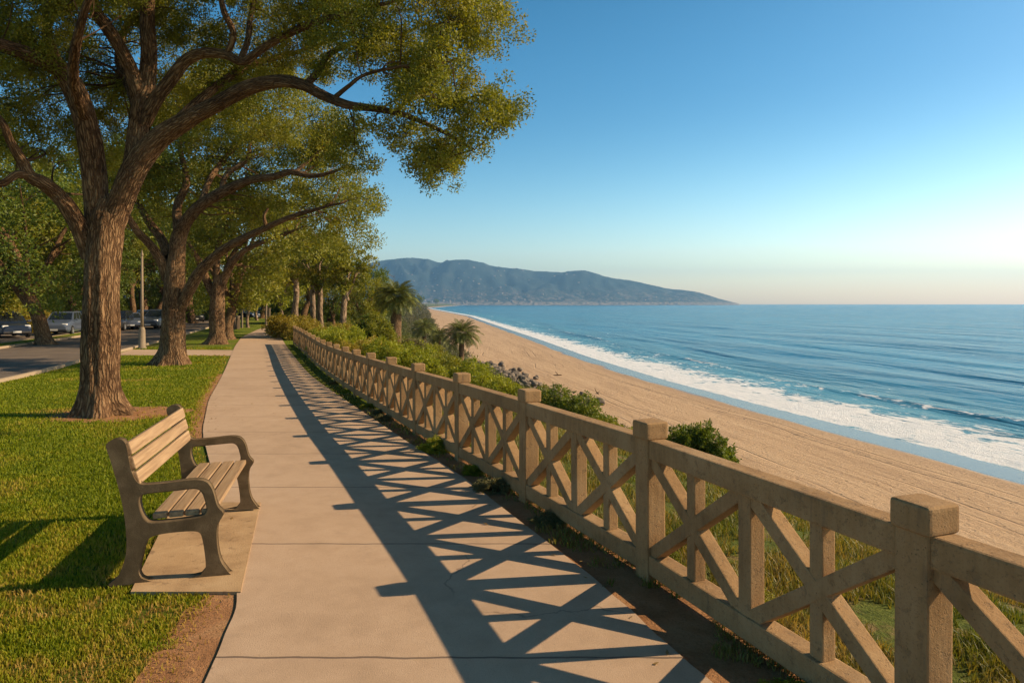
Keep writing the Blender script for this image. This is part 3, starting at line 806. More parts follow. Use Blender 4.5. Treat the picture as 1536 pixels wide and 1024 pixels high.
# ------------------------------------------------------------------ tubes, leaves, trees
def tube(points, radii, seg, base=None, rough=0.0, cap=True, sub=6, lobes=None, seed=0.0):
    """smooth tapered tube -> V, F, bk (bark coordinates)"""
    pts = [Vector(p) for p in points]
    if sub > 1:
        pr = [Vector((*p, r)).to_4d() if False else (p, r) for p, r in zip(pts, radii)]
        P3 = catmull(pts, sub)
        R = catmull([(r, 0, 0) for r in radii], sub); R = [max(0.002, r.x) for r in R]
    else: P3, R = pts, list(radii)
    n = len(P3)
    T = [(P3[min(i + 1, n - 1)] - P3[max(i - 1, 0)]).normalized() for i in range(n)]
    up = Vector((0, 1, 0)) if abs(T[0].y) < 0.8 else Vector((1, 0, 0))
    U = (up - T[0] * up.dot(T[0])).normalized()
    V = np.zeros((n, seg, 3)); B = np.zeros((n, seg, 3)); L = 0.0
    ca = np.cos(np.arange(seg) * 2 * PI / seg); sa = np.sin(np.arange(seg) * 2 * PI / seg)
    for i in range(n):
        if i: L += (P3[i] - P3[i - 1]).length
        U = (U - T[i] * U.dot(T[i])).normalized(); W = T[i].cross(U)
        r = np.full(seg, R[i])
        if rough > 0:
            for k in range(seg):
                q = Vector((ca[k] * 2.2 + seed, sa[k] * 2.2, L * 0.9))
                q2 = Vector((ca[k] * 9.0 + seed, sa[k] * 9.0, L * 1.6))
                r[k] *= 1 + rough * (mnoise.noise(q) * 1.0) + rough * 0.5 * (0.5 - abs(mnoise.noise(q2)) * 1.6)
        if lobes is not None:
            r *= lobes(L, np.arange(seg) * 2 * PI / seg)
        V[i] = np.array(P3[i])[None] + r[:, None] * (ca[:, None] * np.array(U)[None] + sa[:, None] * np.array(W)[None])
        rr = max(0.06, R[0] * 0.6 + R[i] * 0.4)
        B[i, :, 0] = ca * rr; B[i, :, 1] = sa * rr; B[i, :, 2] = L + seed
    idx = np.arange(n * seg).reshape(n, seg)
    a = idx[:-1]; b = np.roll(idx, -1, axis=1)[:-1]; c = np.roll(idx, -1, axis=1)[1:]; d = idx[1:]
    F = np.stack([a.ravel(), b.ravel(), c.ravel(), d.ravel()], 1)
    return V.reshape(-1, 3), F, B.reshape(-1, 3), P3

class TubeSet:
    def __init__(s): s.V = []; s.F = []; s.B = []; s.n = 0; s.pts = []; s.pr = []
    def add(s, points, radii, seg, keep=True, **kw):
        V, F, B, P3 = tube(points, radii, seg, **kw)
        s.V.append(V); s.F.append(F + s.n); s.B.append(B); s.n += len(V)
        if keep:
            s.pts += [tuple(p) for p in P3]
        return P3
    def mesh(s, name):
        me = np_mesh(name, np.concatenate(s.V), np.concatenate(s.F))
        add_attr(me, 'bk', 'FLOAT_VECTOR', np.concatenate(s.B))
        me.polygons.foreach_set('use_smooth', np.ones(len(me.polygons), dtype=bool))
        return me

def leaf_quads(pos, L, Wd, rng, outward=None, ob=0.6, up=0.35):
    n = len(pos)
    d = rng.normal(size=(n, 3))
    d /= np.linalg.norm(d, axis=1, keepdims=True) + 1e-9
    if outward is not None: d += ob * outward
    d /= np.linalg.norm(d, axis=1, keepdims=True) + 1e-9
    q = rng.normal(size=(n, 3)); q[:, 2] += up * 2
    s = np.cross(d, q); s /= np.linalg.norm(s, axis=1, keepdims=True) + 1e-9
    l = L * rng.uniform(0.6, 1.35, (n, 1)); w = Wd * rng.uniform(0.7, 1.3, (n, 1))
    V = np.empty((n, 4, 3), dtype=np.float32)
    V[:, 0] = pos; V[:, 1] = pos + d * l * 0.45 + s * w * 0.5; V[:, 2] = pos + d * l; V[:, 3] = pos + d * l * 0.45 - s * w * 0.5
    return V.reshape(-1, 3)

def clump_leaves(centers, radii, nper, L, W, rng, sprigs=17, flat=0.75, sprig_r=0.29):
    """leaves gathered in sprigs gathered in clumps, so the crown keeps holes and an uneven outline"""
    out = []; sp_all = []
    for c, r, k in zip(centers, radii, nper):
        ns = max(4, int(sprigs * rng.uniform(0.7, 1.3)))
        v = rng.normal(size=(ns, 3)); v /= np.linalg.norm(v, axis=1, keepdims=True)
        v *= (rng.uniform(0.25, 1.0, (ns, 1)) ** 0.5) * r; v[:, 2] *= flat
        sc = np.asarray(c)[None] + v
        sp_all.append((c, sc))
        m = max(4, int(k / ns))
        which = np.repeat(np.arange(ns), m)
        off = np.clip(rng.normal(size=(ns * m, 3)), -1.7, 1.7) * (r * sprig_r * 0.6)
        off[:, 2] *= 0.8
        pos = sc[which] + off
        ow = off + 0.4 * v[which]; ow /= np.linalg.norm(ow, axis=1, keepdims=True) + 1e-9
        out.append(leaf_quads(pos, L, W, rng, ow))
    V = np.concatenate(out)
    return V, sp_all

def leaf_mesh(name, V):
    n = len(V) // 4
    return np_mesh(name, V, np.arange(n * 4).reshape(n, 4))

def connect_twigs(ts, clumps, limb_pts, rng, r0=0.02, seg=4, subtwigs=0, sp=None):
    LP = np.array(limb_pts)
    for i, c in enumerate(clumps):
        c = np.array(c)
        dist = np.linalg.norm(LP - c, axis=1) + 0.9 * np.clip(LP[:, 2] - c[2], 0, None)
        j = int(np.argmin(dist)); p = LP[j]
        mid = (p + c) / 2 + rng.normal(size=3) * 0.12 * np.linalg.norm(c - p) + np.array([0, 0, 0.06 * np.linalg.norm(c - p)])
        ll = np.linalg.norm(c - p)
        ts.add([p, p * 0.7 + mid * 0.3 + rng.normal(size=3) * 0.03 * ll, mid, c], [r0 * (0.8 + 0.5 * ll), r0 * (0.65 + 0.35 * ll), r0 * 0.8, r0 * 0.35], seg, keep=False, sub=3)
        if subtwigs and sp is not None:
            for q in sp[i][1][:subtwigs]:
                m2 = (c * 0.5 + q * 0.5) + rng.normal(size=3) * 0.05
                ts.add([mid * 0.25 + c * 0.75, m2, q + (q - c) * 0.25], [r0 * 0.5, r0 * 0.35, r0 * 0.15], 3, keep=False, sub=2)

def tree_thing(name, label, cat, loc, group, trunk_me, crown_me, bark, leafm, rz=0):
    t = thing(name, label, cat, loc, rz, group)
    o = link('trunk', trunk_me, bark, t); link('crown', crown_me, leafm, t)
    return t

def sample_ell(ells, rng, spacing):
    """clump centres inside the union of photo-surveyed ellipsoids, shell-biased; returns world points"""
    pts = []
    for (px, py, d, rx, ry, rd, dens) in ells:
        c = np.array(P(px, py, d)); R = np.array([rx * d / 1000.0, rd, ry * d / 1000.0])
        n = max(3, int(dens * (R[0] * R[1] * R[2]) ** (2 / 3.0) / spacing ** 2 * 3.0))
        v = rng.normal(size=(n, 3)); v /= np.linalg.norm(v, axis=1, keepdims=True)
        v *= rng.uniform(0.35, 1.0, (n, 1)) ** 0.5
        pts.append(c + v * R)
    return np.concatenate(pts)

def limb(ts, pxs, seg=12, rough=0.06, seed=0.0, base=(0, 0, 0), dscale=None):
    """pxs: (px, py, depth, radius in photo px)"""
    b = np.array(base)
    pts = [np.array(P(x, y, d)) - b for x, y, d, r in pxs]
    rad = [r * d / 1000.0 for x, y, d, r in pxs]
    return ts.add(pts, rad, seg, rough=rough, seed=seed, sub=7)

# ---- the great tree by the bench
rng = np.random.default_rng(11)
def flare(h0, amp, seed, n=6):
    def f(L, th):
        k = max(0.0, 1 - L / h0) ** 2.2
        v = np.array([mnoise.noise(Vector((math.cos(t) * 1.5 + seed, math.sin(t) * 1.5, 0.3))) + 0.55 * math.sin(t * n + seed) for t in th])
        ridge = np.array([0.05 * math.sin(t * 9 + seed + 0.6 * L) * (1 if L < 3 else 0.4) for t in th])
        return 1 + k * (0.95 + amp * np.clip(v, -0.6, 1.3)) + ridge
    return f
def base_pt(px, py): x, y = G(px, py); return np.array((x, y, float(zg(y))))

def build_tree(label, basepx, basept, limbs, ells, spacing, leafL, leafW, per_clump, clump_r, bark, leafm, group, seed, twig_r, subtw, flare_h=0.8, flare_amp=0.55, seg=40):
    rg = np.random.default_rng(seed)
    b = np.array(basept)
    ts = TubeSet(); lp = []
    for i, (kind, pxs) in enumerate(limbs):
        pts = [np.array(P(x, y, d)) - b for x, y, d, r in pxs]
        rad = [r * d / 1000.0 for x, y, d, r in pxs]
        if kind == 'trunk':
            pts[0] = np.array((pts[0][0], pts[0][1], -0.15))
            ts.add(pts, rad, seg, rough=0.11, seed=seed, sub=14, lobes=flare(flare_h, flare_amp, seed), keep=False)
        else:
            P3 = ts.add(pts, rad, 16 if rad[0] > 0.1 else 8, rough=0.10, seed=seed + i, sub=8, keep=False)
            lp += [tuple(p) for p in P3[len(P3) // 3:]]
    cl = sample_ell(ells, rg, spacing) - b
    nr = rg.uniform(0.6, 1.25, len(cl)) * clump_r
    Vl, sp = clump_leaves(cl, nr, (per_clump * (nr / clump_r) ** 2).astype(int), leafL, leafW, rg)
    connect_twigs(ts, cl, lp, rg, twig_r, 5, subtw, sp)
    tree_thing(label[0], label[1], 'tree', tuple(b), group, ts.mesh('trunk'), leaf_mesh('crown', Vl), bark, leafm)

d = 11.8
limbs1 = [
 ('trunk', [(154, 628, d, 31), (152, 600, d, 30.5), (151, 560, d, 29.5), (151, 500, d, 28.5), (152, 440, d, 28), (154, 390, d, 28), (157, 350, d, 29), (160, 322, d, 27), (164, 300, d, 18)]),
 ('limb', [(150, 360, d, 22), (145, 300, d, 20), (138, 235, 11.7, 19.5), (127, 178, 11.5, 18.5), (108, 128, 11.3, 18), (84, 100, 11.1, 15), (48, 84, 10.8, 13), (0, 68, 10.5, 12), (-60, 48, 10.2, 10), (-140, 40, 9.8, 7), (-210, 10, 9.5, 3)]),
 ('limb', [(86, 104, 11.1, 12), (78, 80, 11.3, 11), (70, 50, 11.6, 8), (75, 10, 12, 6), (60, -60, 12.3, 4)]),
 ('limb', [(162, 350, d, 22), (180, 305, d, 20), (204, 250, 11.7, 20.5), (236, 210, 11.6, 18.5), (280, 180, 11.4, 15.5), (322, 158, 11.2, 13.5), (372, 132, 11, 12.5), (420, 122, 10.8, 11), (455, 128, 10.6, 9.6), (482, 142, 10.5, 9), (520, 157, 10.3, 7.5), (562, 163, 10.2, 6), (605, 172, 10.1, 5), (640, 186, 10, 4), (680, 206, 9.9, 3), (712, 225, 9.8, 1.5)]),
 ('limb', [(188, 300, d, 16), (202, 240, 11.9, 17), (207, 195, 12, 17), (213, 155, 12, 16), (220, 125, 12.1, 14), (223, 80, 12.2, 13.5), (221, 30, 12.3, 12), (222, -20, 12.4, 10), (215, -110, 12.6, 7), (230, -200, 12.8, 3)]),
 ('limb', [(210, 150, 12, 13), (196, 105, 11.9, 11.5), (180, 72, 11.8, 11), (160, 40, 11.7, 11), (143, 15, 11.6, 10), (128, -40, 11.4, 8), (90, -120, 11.2, 5), (70, -190, 11, 2)]),
 ('limb', [(216, 185, 12, 12), (234, 150, 11.9, 11.5), (256, 120, 11.8, 11), (278, 92, 11.7, 10), (305, 80, 11.6, 9), (338, 82, 11.5, 8), (365, 92, 11.4, 7.5), (395, 72, 11.3, 7), (430, 52, 11.2, 6.5), (470, 35, 11, 6), (520, 20, 10.8, 4.5), (580, 5, 10.6, 3.5), (640, -10, 10.5, 2)]),
 ('limb', [(360, 92, 11.4, 6), (372, 60, 11.6, 5.5), (376, 25, 11.8, 5), (390, -30, 12, 4), (420, -90, 12.2, 2)]),
 ('limb', [(340, 84, 11.5, 6), (350, 50, 11.3, 5.5), (335, 15, 11.1, 5), (330, -40, 11, 3.5), (350, -120, 10.8, 2)]),
 ('limb', [(458, 128, 10.6, 7), (478, 108, 10.8, 6), (488, 88, 11, 5.5), (510, 72, 11.1, 5), (540, 62, 11.2, 4), (590, 56, 11.2, 3), (650, 30, 11.2, 1.5)]),
 ('limb', [(500, 148, 10.4, 5), (522, 130, 10.2, 4), (548, 112, 10, 3), (600, 100, 9.8, 2.4), (660, 95, 9.6, 1.5)]),
 ('limb', [(594, 170, 10.1, 4.5), (612, 150, 10, 4), (640, 140, 9.9, 3.6), (662, 152, 9.8, 3), (690, 150, 9.7, 2.2), (730, 140, 9.6, 1.2)]),
 ('limb', [(136, 385, d, 15), (120, 342, 11.6, 14.5), (100, 308, 11.4, 13.5), (84, 290, 11.3, 12.5), (66, 275, 11.1, 12), (45, 264, 11, 10.5), (32, 240, 10.9, 9), (16, 214, 10.7, 7), (0, 180, 10.5, 6), (-40, 140, 10.3, 4)]),
 ('limb', [(46, 264, 11, 8), (25, 262, 10.8, 7), (0, 276, 10.6, 6), (-40, 270, 10.4, 5), (-90, 240, 10.2, 3)]),
 ('limb', [(215, 190, 12, 12), (200, 140, 12.8, 10), (180, 90, 13.6, 8), (190, 40, 14.2, 6), (240, -30, 14.6, 3)]),
 ('limb', [(250, 200, 11.6, 10), (300, 150, 12.4, 8), (370, 100, 13.2, 6), (440, 80, 13.6, 4), (500, 60, 13.8, 2)]),
 ('limb', [(128, 180, 11.5, 11), (110, 120, 10.6, 9), (120, 40, 9.6, 7), (160, -60, 9, 5), (220, -140, 8.6, 3)]),
]
limbs1 = [(k_, [(a_, b_, c_, r_ * (0.83 if k_ == 'trunk' else 0.86)) for a_, b_, c_, r_ in l_]) for k_, l_ in limbs1]
E1 = [(690, 118, 9.7, 80, 62, 1.2, 1.1), (728, 145, 9.6, 42, 48, 0.8, 1.1), (640, 50, 10.0, 105, 75, 1.5, 1.2), (700, 10, 10.2, 50, 60, 1.0, 0.45), (690, 212, 9.8, 52, 34, 0.8, 0.8), (650, 232, 9.9, 22, 26, 0.5, 0.7), (590, 200, 10.2, 50, 30, 0.8, 0.45),
      (575, 85, 11.0, 85, 48, 1.2, 1.0), (510, 20, 11.2, 95, 60, 1.3, 1.1), (620, -60, 10.4, 110, 60, 1.6, 1.0), (440, 5, 12.0, 90, 55, 1.3, 1.0), (440, 190, 13.0, 90, 45, 1.0, 0.25), (520, 215, 11.2, 40, 26, 0.6, 0.3), (450, 80, 13.4, 90, 45, 1.2, 0.7),
      (330, 10, 13.2, 110, 65, 1.3, 1.0), (300, 140, 13.6, 100, 60, 1.2, 0.9), (180, 40, 13.4, 120, 80, 1.4, 1.1), (80, 140, 13.2, 110, 80, 1.4, 0.8), (40, 15, 12.6, 100, 70, 1.4, 1.0), (-60, 60, 10.4, 110, 90, 1.6, 1.1), (120, -20, 10.8, 110, 50, 1.4, 1.0), (250, -60, 11.2, 110, 50, 1.4, 0.9),
      (20, 190, 13, 60, 50, 1.0, 0.5), (-80, 200, 10.4, 70, 60, 1.0, 0.8), (330, -120, 11.8, 190, 80, 2.4, 0.7), (90, -150, 11.6, 190, 90, 2.4, 0.7), (520, -120, 10.8, 150, 60, 2.0, 0.7), (200, -230, 12, 190, 70, 2.4, 0.5), 
      (60, 240, 14, 90, 80, 1.2, 0.6), (200, 160, 14.5, 100, 90, 1.2, 0.7), (-20, 120, 13.6, 90, 90, 1.2, 0.9), (330, 90, 14.5, 110, 70, 1.2, 0.8)]
build_tree(('park_tree', 'great spreading tree with flared ridged trunk beside the bench, limb reaching over the footway'), None, base_pt(152, 622), limbs1, E1, 0.54, 0.046, 0.024, 1900, 0.48,
           M['bark'], M['leaf'], 'spreading trees along the footway', 5, 0.010, 5, 0.95, 0.95, 64)

d = 24.46
limbs2 = [
 ('trunk', [(258, 552, d, 22), (259, 530, d, 21.5), (260, 490, d, 20.5), (261, 450, d, 20), (262, 415, d, 18), (264, 390, d, 15)]),
 ('limb', [(262, 425, d, 15.5), (265, 385, d, 14.5), (270, 352, d, 13), (284, 326, 24.2, 11), (305, 305, 24, 10), (340, 285, 23.7, 9), (375, 270, 23.4, 7.5), (410, 265, 23.2, 6.5), (436, 258, 23.1, 5.5), (465, 264, 23, 4.5), (492, 260, 22.9, 3.2), (520, 250, 22.8, 2)]),
 ('limb', [(268, 468, d, 10), (284, 435, 24.2, 10), (300, 408, 24, 10), (328, 380, 23.8, 8.5), (360, 360, 23.5, 7), (400, 341, 23.2, 5.5), (440, 324, 23, 4.5), (485, 311, 22.8, 2.5), (510, 305, 22.7, 1.5)]),
 ('limb', [(252, 420, d, 10), (243, 393, 24.3, 9), (226, 368, 24, 7.5), (206, 347, 23.7, 6.5), (190, 322, 23.4, 5), (170, 300, 23.2, 3)]),
 ('limb', [(254, 385, d, 9), (240, 355, 24.8, 8), (225, 335, 25, 7), (210, 310, 25.2, 5), (190, 270, 25.5, 3)]),
 ('limb', [(268, 350, d, 9), (266, 310, 24.8, 7.5), (280, 270, 25, 6), (270, 220, 25.2, 4), (280, 170, 25.4, 2)]),
 ('limb', [(330, 290, 23.8, 5), (340, 262, 24.3, 4.5), (370, 240, 24.6, 4), (376, 214, 24.8, 3), (395, 203, 25, 2)]),
 ('limb', [(300, 308, 24, 6), (320, 260, 25.4, 5), (360, 215, 26.4, 4), (420, 180, 27, 2)]),
 ('limb', [(400, 341, 23.2, 4), (396, 325, 23, 3), (402, 312, 23, 2)]),
 ('limb', [(440, 260, 23.1, 4), (465, 240, 23.4, 3), (490, 215, 23.6, 2)]),
]
limbs2 = [(k_, [(a_, b_, c_, r_ * (0.78 if k_ == 'trunk' else 0.82)) for a_, b_, c_, r_ in l_]) for k_, l_ in limbs2]
E2 = [(500, 262, 25.0, 60, 62, 2.0, 1.2), (535, 305, 24, 30, 38, 1.6, 1.2), (500, 335, 25, 45, 26, 1.6, 0.9), (470, 200, 25, 70, 45, 2.4, 1.1), (420, 235, 25.8, 80, 60, 2.2, 1.0), (350, 210, 26, 90, 60, 2.6, 1.0), (420, 310, 27, 70, 40, 1.6, 0.9), (350, 325, 26.4, 60, 35, 1.6, 0.8),
      (280, 240, 26.4, 80, 70, 2.2, 1.0), (210, 240, 25.6, 60, 70, 2.4, 0.9), (180, 290, 24.2, 45, 45, 1.8, 0.8), (380, 150, 26, 100, 50, 2.6, 1.0), (270, 140, 25.6, 90, 50, 2.6, 1.0)]
build_tree(('park_tree', 'second spreading tree along the footway, left of it, with two limbs arching right'), None, base_pt(258, 547), limbs2, E2, 0.84, 0.095, 0.048, 1050, 0.90,
           M['bark'], M['leaf'], 'spreading trees along the footway', 9, 0.016, 3, 1.0, 0.5, 36)

d = 36.9
limbs3 = [
 ('trunk', [(325, 521, d, 15.5), (326, 505, d, 15), (326, 480, d, 14.5), (326, 455, d, 14), (327, 430, d, 11.5), (328, 412, d, 8)]),
 ('limb', [(323, 445, d, 8), (312, 425, d, 7.5), (302, 400, 36.5, 6), (290, 375, 36, 4), (275, 350, 36, 2)]),
 ('limb', [(328, 440, d, 9), (336, 418, d, 8), (348, 395, 36.5, 6.5), (366, 376, 36.2, 5), (392, 364, 36, 4), (425, 352, 35.8, 3), (455, 340, 35.5, 1.5)]),
 ('limb', [(326, 430, d, 7), (325, 395, 37.4, 6), (330, 360, 37.8, 4.5), (345, 330, 38, 3), (370, 300, 38, 2)]),
 ('limb', [(336, 415, d, 5), (350, 380, 38.5, 4), (385, 345, 39, 3), (430, 320, 39.4, 2)]),
]
limbs3 = [(k_, [(a_, b_, c_, r_ * (0.74 if k_ == 'trunk' else 0.8)) for a_, b_, c_, r_ in l_]) for k_, l_ in limbs3]
E3 = [(445, 348, 37, 50, 32, 2.6, 1.0), (410, 340, 38, 60, 40, 3, 1.0), (350, 330, 38.4, 60, 40, 3, 1.0), (290, 350, 37.6, 40, 35, 2.6, 0.9), (390, 290, 38.6, 80, 35, 3, 1.0), (405, 390, 38.5, 35, 25, 2, 0.6)]
build_tree(('park_tree', 'third spreading tree along the footway, stout forked trunk beyond the second tree'), None, base_pt(325, 516), limbs3, E3, 1.15, 0.17, 0.09, 480, 1.25,
           M['bark'], M['leaf'], 'spreading trees along the footway', 21, 0.022, 2, 0.9, 0.4, 28)

# ---- other trees, grown from a few forms
def auto_tree(seed, H, fork, r, crown_r, nl, leafL, leafW, per, spacing, clump_r, lean=(0, 0), crown_flat=0.62, low=0.0, subtw=1, split=False):
    rg = np.random.default_rng(seed); ts = TubeSet(); lp = []
    top = np.array((lean[0], lean[1], fork))
    bend = rg.normal(size=2) * 0.06 * fork
    ts.add([(0, 0, -0.25), (lean[0] * 0.2 + bend[0], lean[1] * 0.2 + bend[1], fork * 0.33), (lean[0] * 0.6 - bend[0] * 0.3, lean[1] * 0.6, fork * 0.7), tuple(top), tuple(top + np.array((0, 0, fork * 0.12)))],
           [r * 1.1, r, r * 0.88, r * 0.8, r * 0.3], 20, rough=0.1, seed=seed, sub=8, lobes=flare(0.7, 0.4, seed), keep=False)
    cc = top + np.array((0, 0, (H - fork) * 0.45))
    for i in range(nl):
        az = 2 * PI * (i + rg.uniform(-.25, .25)) / nl
        rr = crown_r * rg.uniform(0.6, 0.92); hh = (H - fork) * rg.uniform(0.35, 0.85)
        e = top + np.array((math.cos(az) * rr, math.sin(az) * rr, hh))
        s0 = top - np.array((0, 0, fork * rg.uniform(0.05, 0.28)))
        m1 = s0 * 0.72 + e * 0.28 + np.array((0, 0, 0.12 * hh)) + rg.normal(size=3) * 0.06 * rr
        m2 = s0 * 0.4 + e * 0.6 + np.array((0, 0, 0.14 * hh)) + rg.normal(size=3) * 0.1 * rr
        q = r * rg.uniform(0.4, 0.6)
        P3 = ts.add([s0, m1, m2, e], [q * 1.15, q * 0.85, q * 0.5, q * 0.12], 10, rough=0.08, seed=seed + i, sub=6, keep=False)
        lp += [tuple(p) for p in P3[4:]]
        for b in range(2):
            p0 = np.array(P3[int(len(P3) * rg.uniform(0.4, 0.7))])
            e2 = p0 + np.array((math.cos(az + rg.uniform(-1.3, 1.3)), math.sin(az + rg.uniform(-1.3, 1.3)), rg.uniform(0.1, 0.9))) * crown_r * 0.42
            P4 = ts.add([p0, (p0 + e2) / 2 + rg.normal(size=3) * 0.05 * crown_r, e2], [q * 0.42, q * 0.28, q * 0.08], 6, sub=5, keep=False)
            lp += [tuple(p) for p in P4[2:]]
    # crown: several lobes on the limb ends plus a loose dome
    hz = (H - fork) * 0.55
    n = int(4.2 * crown_r * crown_r / spacing ** 2)
    v = rg.normal(size=(n, 3)); v /= np.linalg.norm(v, axis=1, keepdims=True)
    v *= rg.uniform(0.45, 1.0, (n, 1)) ** 0.5
    bumps = 1 + 0.28 * np.array([mnoise.noise(Vector((a[0] * 1.7 + seed, a[1] * 1.7, a[2] * 1.7))) for a in v])[:, None]
    cl = cc + v * bumps * np.array((crown_r, crown_r, hz))
    cl = cl[cl[:, 2] > fork * (0.8 - low)]
    nr = rg.uniform(0.6, 1.25, len(cl)) * clump_r
    Vl, sp = clump_leaves(cl, nr, (per * (nr / clump_r) ** 2).astype(int), leafL, leafW, rg)
    connect_twigs(ts, cl, lp, rg, 0.018, 4, subtw, sp)
    return ts.mesh('trunk'), leaf_mesh('crown', Vl)

proto = {}
proto['broad'] = auto_tree(31, 9.5, 2.6, 0.34, 4.2, 6, 0.180, 0.100, 323, 1.06, 1.0, (-0.9, 0.1))
proto['broad2'] = auto_tree(47, 8.6, 2.3, 0.30, 4.0, 5, 0.180, 0.100, 323, 1.06, 1.0, (0.3, 0.2))
proto['tall'] = auto_tree(53, 13.0, 4.6, 0.26, 4.0, 5, 0.204, 0.112, 323, 1.10, 1.05, (0.4, -0.3))
proto['slim'] = auto_tree(61, 5.6, 2.1, 0.11, 2.1, 5, 0.156, 0.088, 228, 0.74, 0.62, (0.1, 0.0))
proto['gum'] = auto_tree(77, 6.6, 3.6, 0.22, 1.9, 4, 0.180, 0.088, 285, 0.64, 0.55, (0.5, 0.1))
proto['gum2'] = auto_tree(78, 7.4, 3.9, 0.2, 2.3, 4, 0.180, 0.088, 285, 0.78, 0.6, (-0.4, 0.2))
proto['low'] = auto_tree(91, 5.4, 1.3, 0.2, 2.8, 6, 0.168, 0.094, 323, 0.78, 0.75, (0.1, 0.1), low=0.5)
BARK = {'gum': 'bark_pale', 'gum2': 'bark_pale', 'slim': 'bark_pale'}
def place_tree(kind, x, y, label, leafm='leaf', scale=1.0, rz=0.0, group=None, z=None, name='park_tree', bark=None):
    tm, cm = proto[kind]
    t = thing(name, label, 'tree', (x, y, float(zland(x, y)) if z is None else z), rz, group)
    t.scale = (scale,) * 3 if not hasattr(scale, '__len__') else scale
    o = bpy.data.objects.new('trunk', tm); C.objects.link(o); o.parent = t
    if not len(tm.materials): tm.materials.append(None)
    o.material_slots[0].link = 'OBJECT'; o.material_slots[0].material = M[bark or BARK.get(kind, 'bark')]
    o = bpy.data.objects.new('crown', cm); C.objects.link(o); o.parent = t
    if not len(cm.materials): cm.materials.append(None)
    o.material_slots[0].link = 'OBJECT'; o.material_slots[0].material = M[leafm]
    return t
def ptree(kind, px, d, label, leafm='leaf', scale=1.0, rz=0.0, group=None, **kw):
    return place_tree(kind, (px - 768) / 1000.0 * d, d, label, leafm, scale, rz, group, **kw)

GA = 'spreading trees along the footway'
x, y = G(343, 509)
place_tree('broad2', x, y, 'fourth spreading tree along the footway, its trunk half hidden behind the third', 'leaf', (1.0, 1.0, 1.05), 0.6, GA)
GB = 'trees in and behind the car park'
ptree('broad', 68, 36.5, 'leaning tree on the planted median, between the dark van and the silver car', 'leaf_dark', 1.0, 0.15, GB, z=float(zg(36.5)) + .08)
ptree('broad2', 112, 60, 'forked tree behind the silver car, seen left of the great trunk', 'leaf_dark', 1.0, 1.9, GB)
ptree('tall', 4, 62, 'tall thin trunked tree at the far left edge behind the dark van', 'leaf', 0.95, 0.2, GB)
ptree('tall', 197, 66, 'tall tree with sunlit trunk just left of the lamp post', 'leaf', 0.95, 2.6, GB)
ptree('broad', 233, 72, 'broad dark tree behind the parked cars, right of the lamp post', 'leaf_dark', 1.15, 4.0, GB)
ptree('broad2', 30, 78, 'broad tree behind the golden bush', 'leaf', 1.35, 2.2, GB)
ptree('broad', 150, 84, 'broad tree behind the car park, hidden mostly by the great trunk', 'leaf_dark', 1.35, 5.2, GB)
ptree('tall', -60, 58, 'tall tree left of the dark van, its crown at the left edge', 'leaf_dark', 1.0, 1.2, GB)
ptree('tall', 75, 74, 'tall tree rising behind the leaning tree', 'leaf_dark', 1.1, 3.9, GB)
ptree('broad2', -30, 44, 'spreading tree at the left edge, its lit leaves above the dark van', 'leaf', 1.05, 5.0, GB)
ptree('tall', 280, 84, 'tall tree seen between the second and third trunks', 'leaf', 1.05, 0.7, GB)
ptree('tall', 160, 96, 'tallest tree of the dark background row, behind the great trunk', 'leaf_dark', 1.35, 2.9, GB)
ptree('broad', 60, 104, 'wide tree deep in the background row', 'leaf_dark', 1.6, 0.9, GB)
ptree('broad2', 240, 108, 'wide tree deep in the row, right of the lamp post', 'leaf_dark', 1.6, 1.4, GB)
ptree('tall', 320, 118, 'tall tree deep in the row, behind the third tree', 'leaf', 1.4, 4.4, GB)
for (px, d, sc, rz_, lab, lm, kd) in [(20, 60, 1.35, 1.0, 'huge tree behind the dark van, filling the gap left of the great trunk', 'leaf', 'tall'), (140, 64, 1.45, 2.0, 'huge tree behind the cars, its crown seen over the great trunk fork', 'leaf_dark', 'tall'),
        (215, 70, 1.5, 3.3, 'huge tree behind the lamp post, rising above its finial', 'leaf_dark', 'tall'), (290, 76, 1.5, 5.0, 'huge tree behind the second trunk, filling the gap to the third', 'leaf', 'tall'), (-50, 38, 1.15, 4.1, 'spreading tree mostly outside the left edge of the view', 'leaf', 'broad')]:
    ptree(kd, px, d, lab, lm, sc, rz_, GB)
ptree('low', 10, 68, 'low bushy tree behind the dark van', 'leaf_dark', 1.0, 2.0, GB)
ptree('low', 95, 66, 'low bushy tree between the leaning tree and the great trunk', 'leaf_dark', 1.0, 4.4, GB)
ptree('low', 268, 78, 'low bushy tree between the lamp post and the third tree', 'leaf_dark', 1.1, 0.4, GB)
ptree('low', 215, 80, 'low bushy tree behind the lamp post', 'leaf', 1.1, 1.1, GB)
GC = 'small trees at the far end of the footway'
ptree('slim', 372, 62, 'small tree with bright leaves left of where the footway ends', 'leaf_lime', 1.15, 0.3, GC)
ptree('slim', 400, 72, 'small tree standing over the far end of the footway', 'leaf', 1.3, 2.1, GC)
ptree('slim', 423, 66, 'small lime green tree right of the far end of the footway', 'leaf_lime', 1.15, 3.4, GC)
ptree('slim', 386, 88, 'small thin tree beyond the end of the footway', 'leaf_dark', 1.4, 5.0, GC)
ptree('broad', 392, 100, 'broad dark tree closing the view down the footway', 'leaf_dark', 1.15, 3.0, GC)
ptree('broad2', 350, 92, 'broad tree behind the litter bins', 'leaf', 1.15, 3.3, GC)
ptree('broad', 430, 92, 'broad tree behind the tawny bush at the end of the fence', 'leaf', 1.15, 1.0, GC)
ptree('low', 368, 112, 'low dark tree in the far background of the footway', 'leaf_dark', 1.5, 0.6, GC)
ptree('low', 410, 118, 'low dark tree at the end of the lawn beyond the footway', 'leaf_dark', 1.5, 2.6, GC)
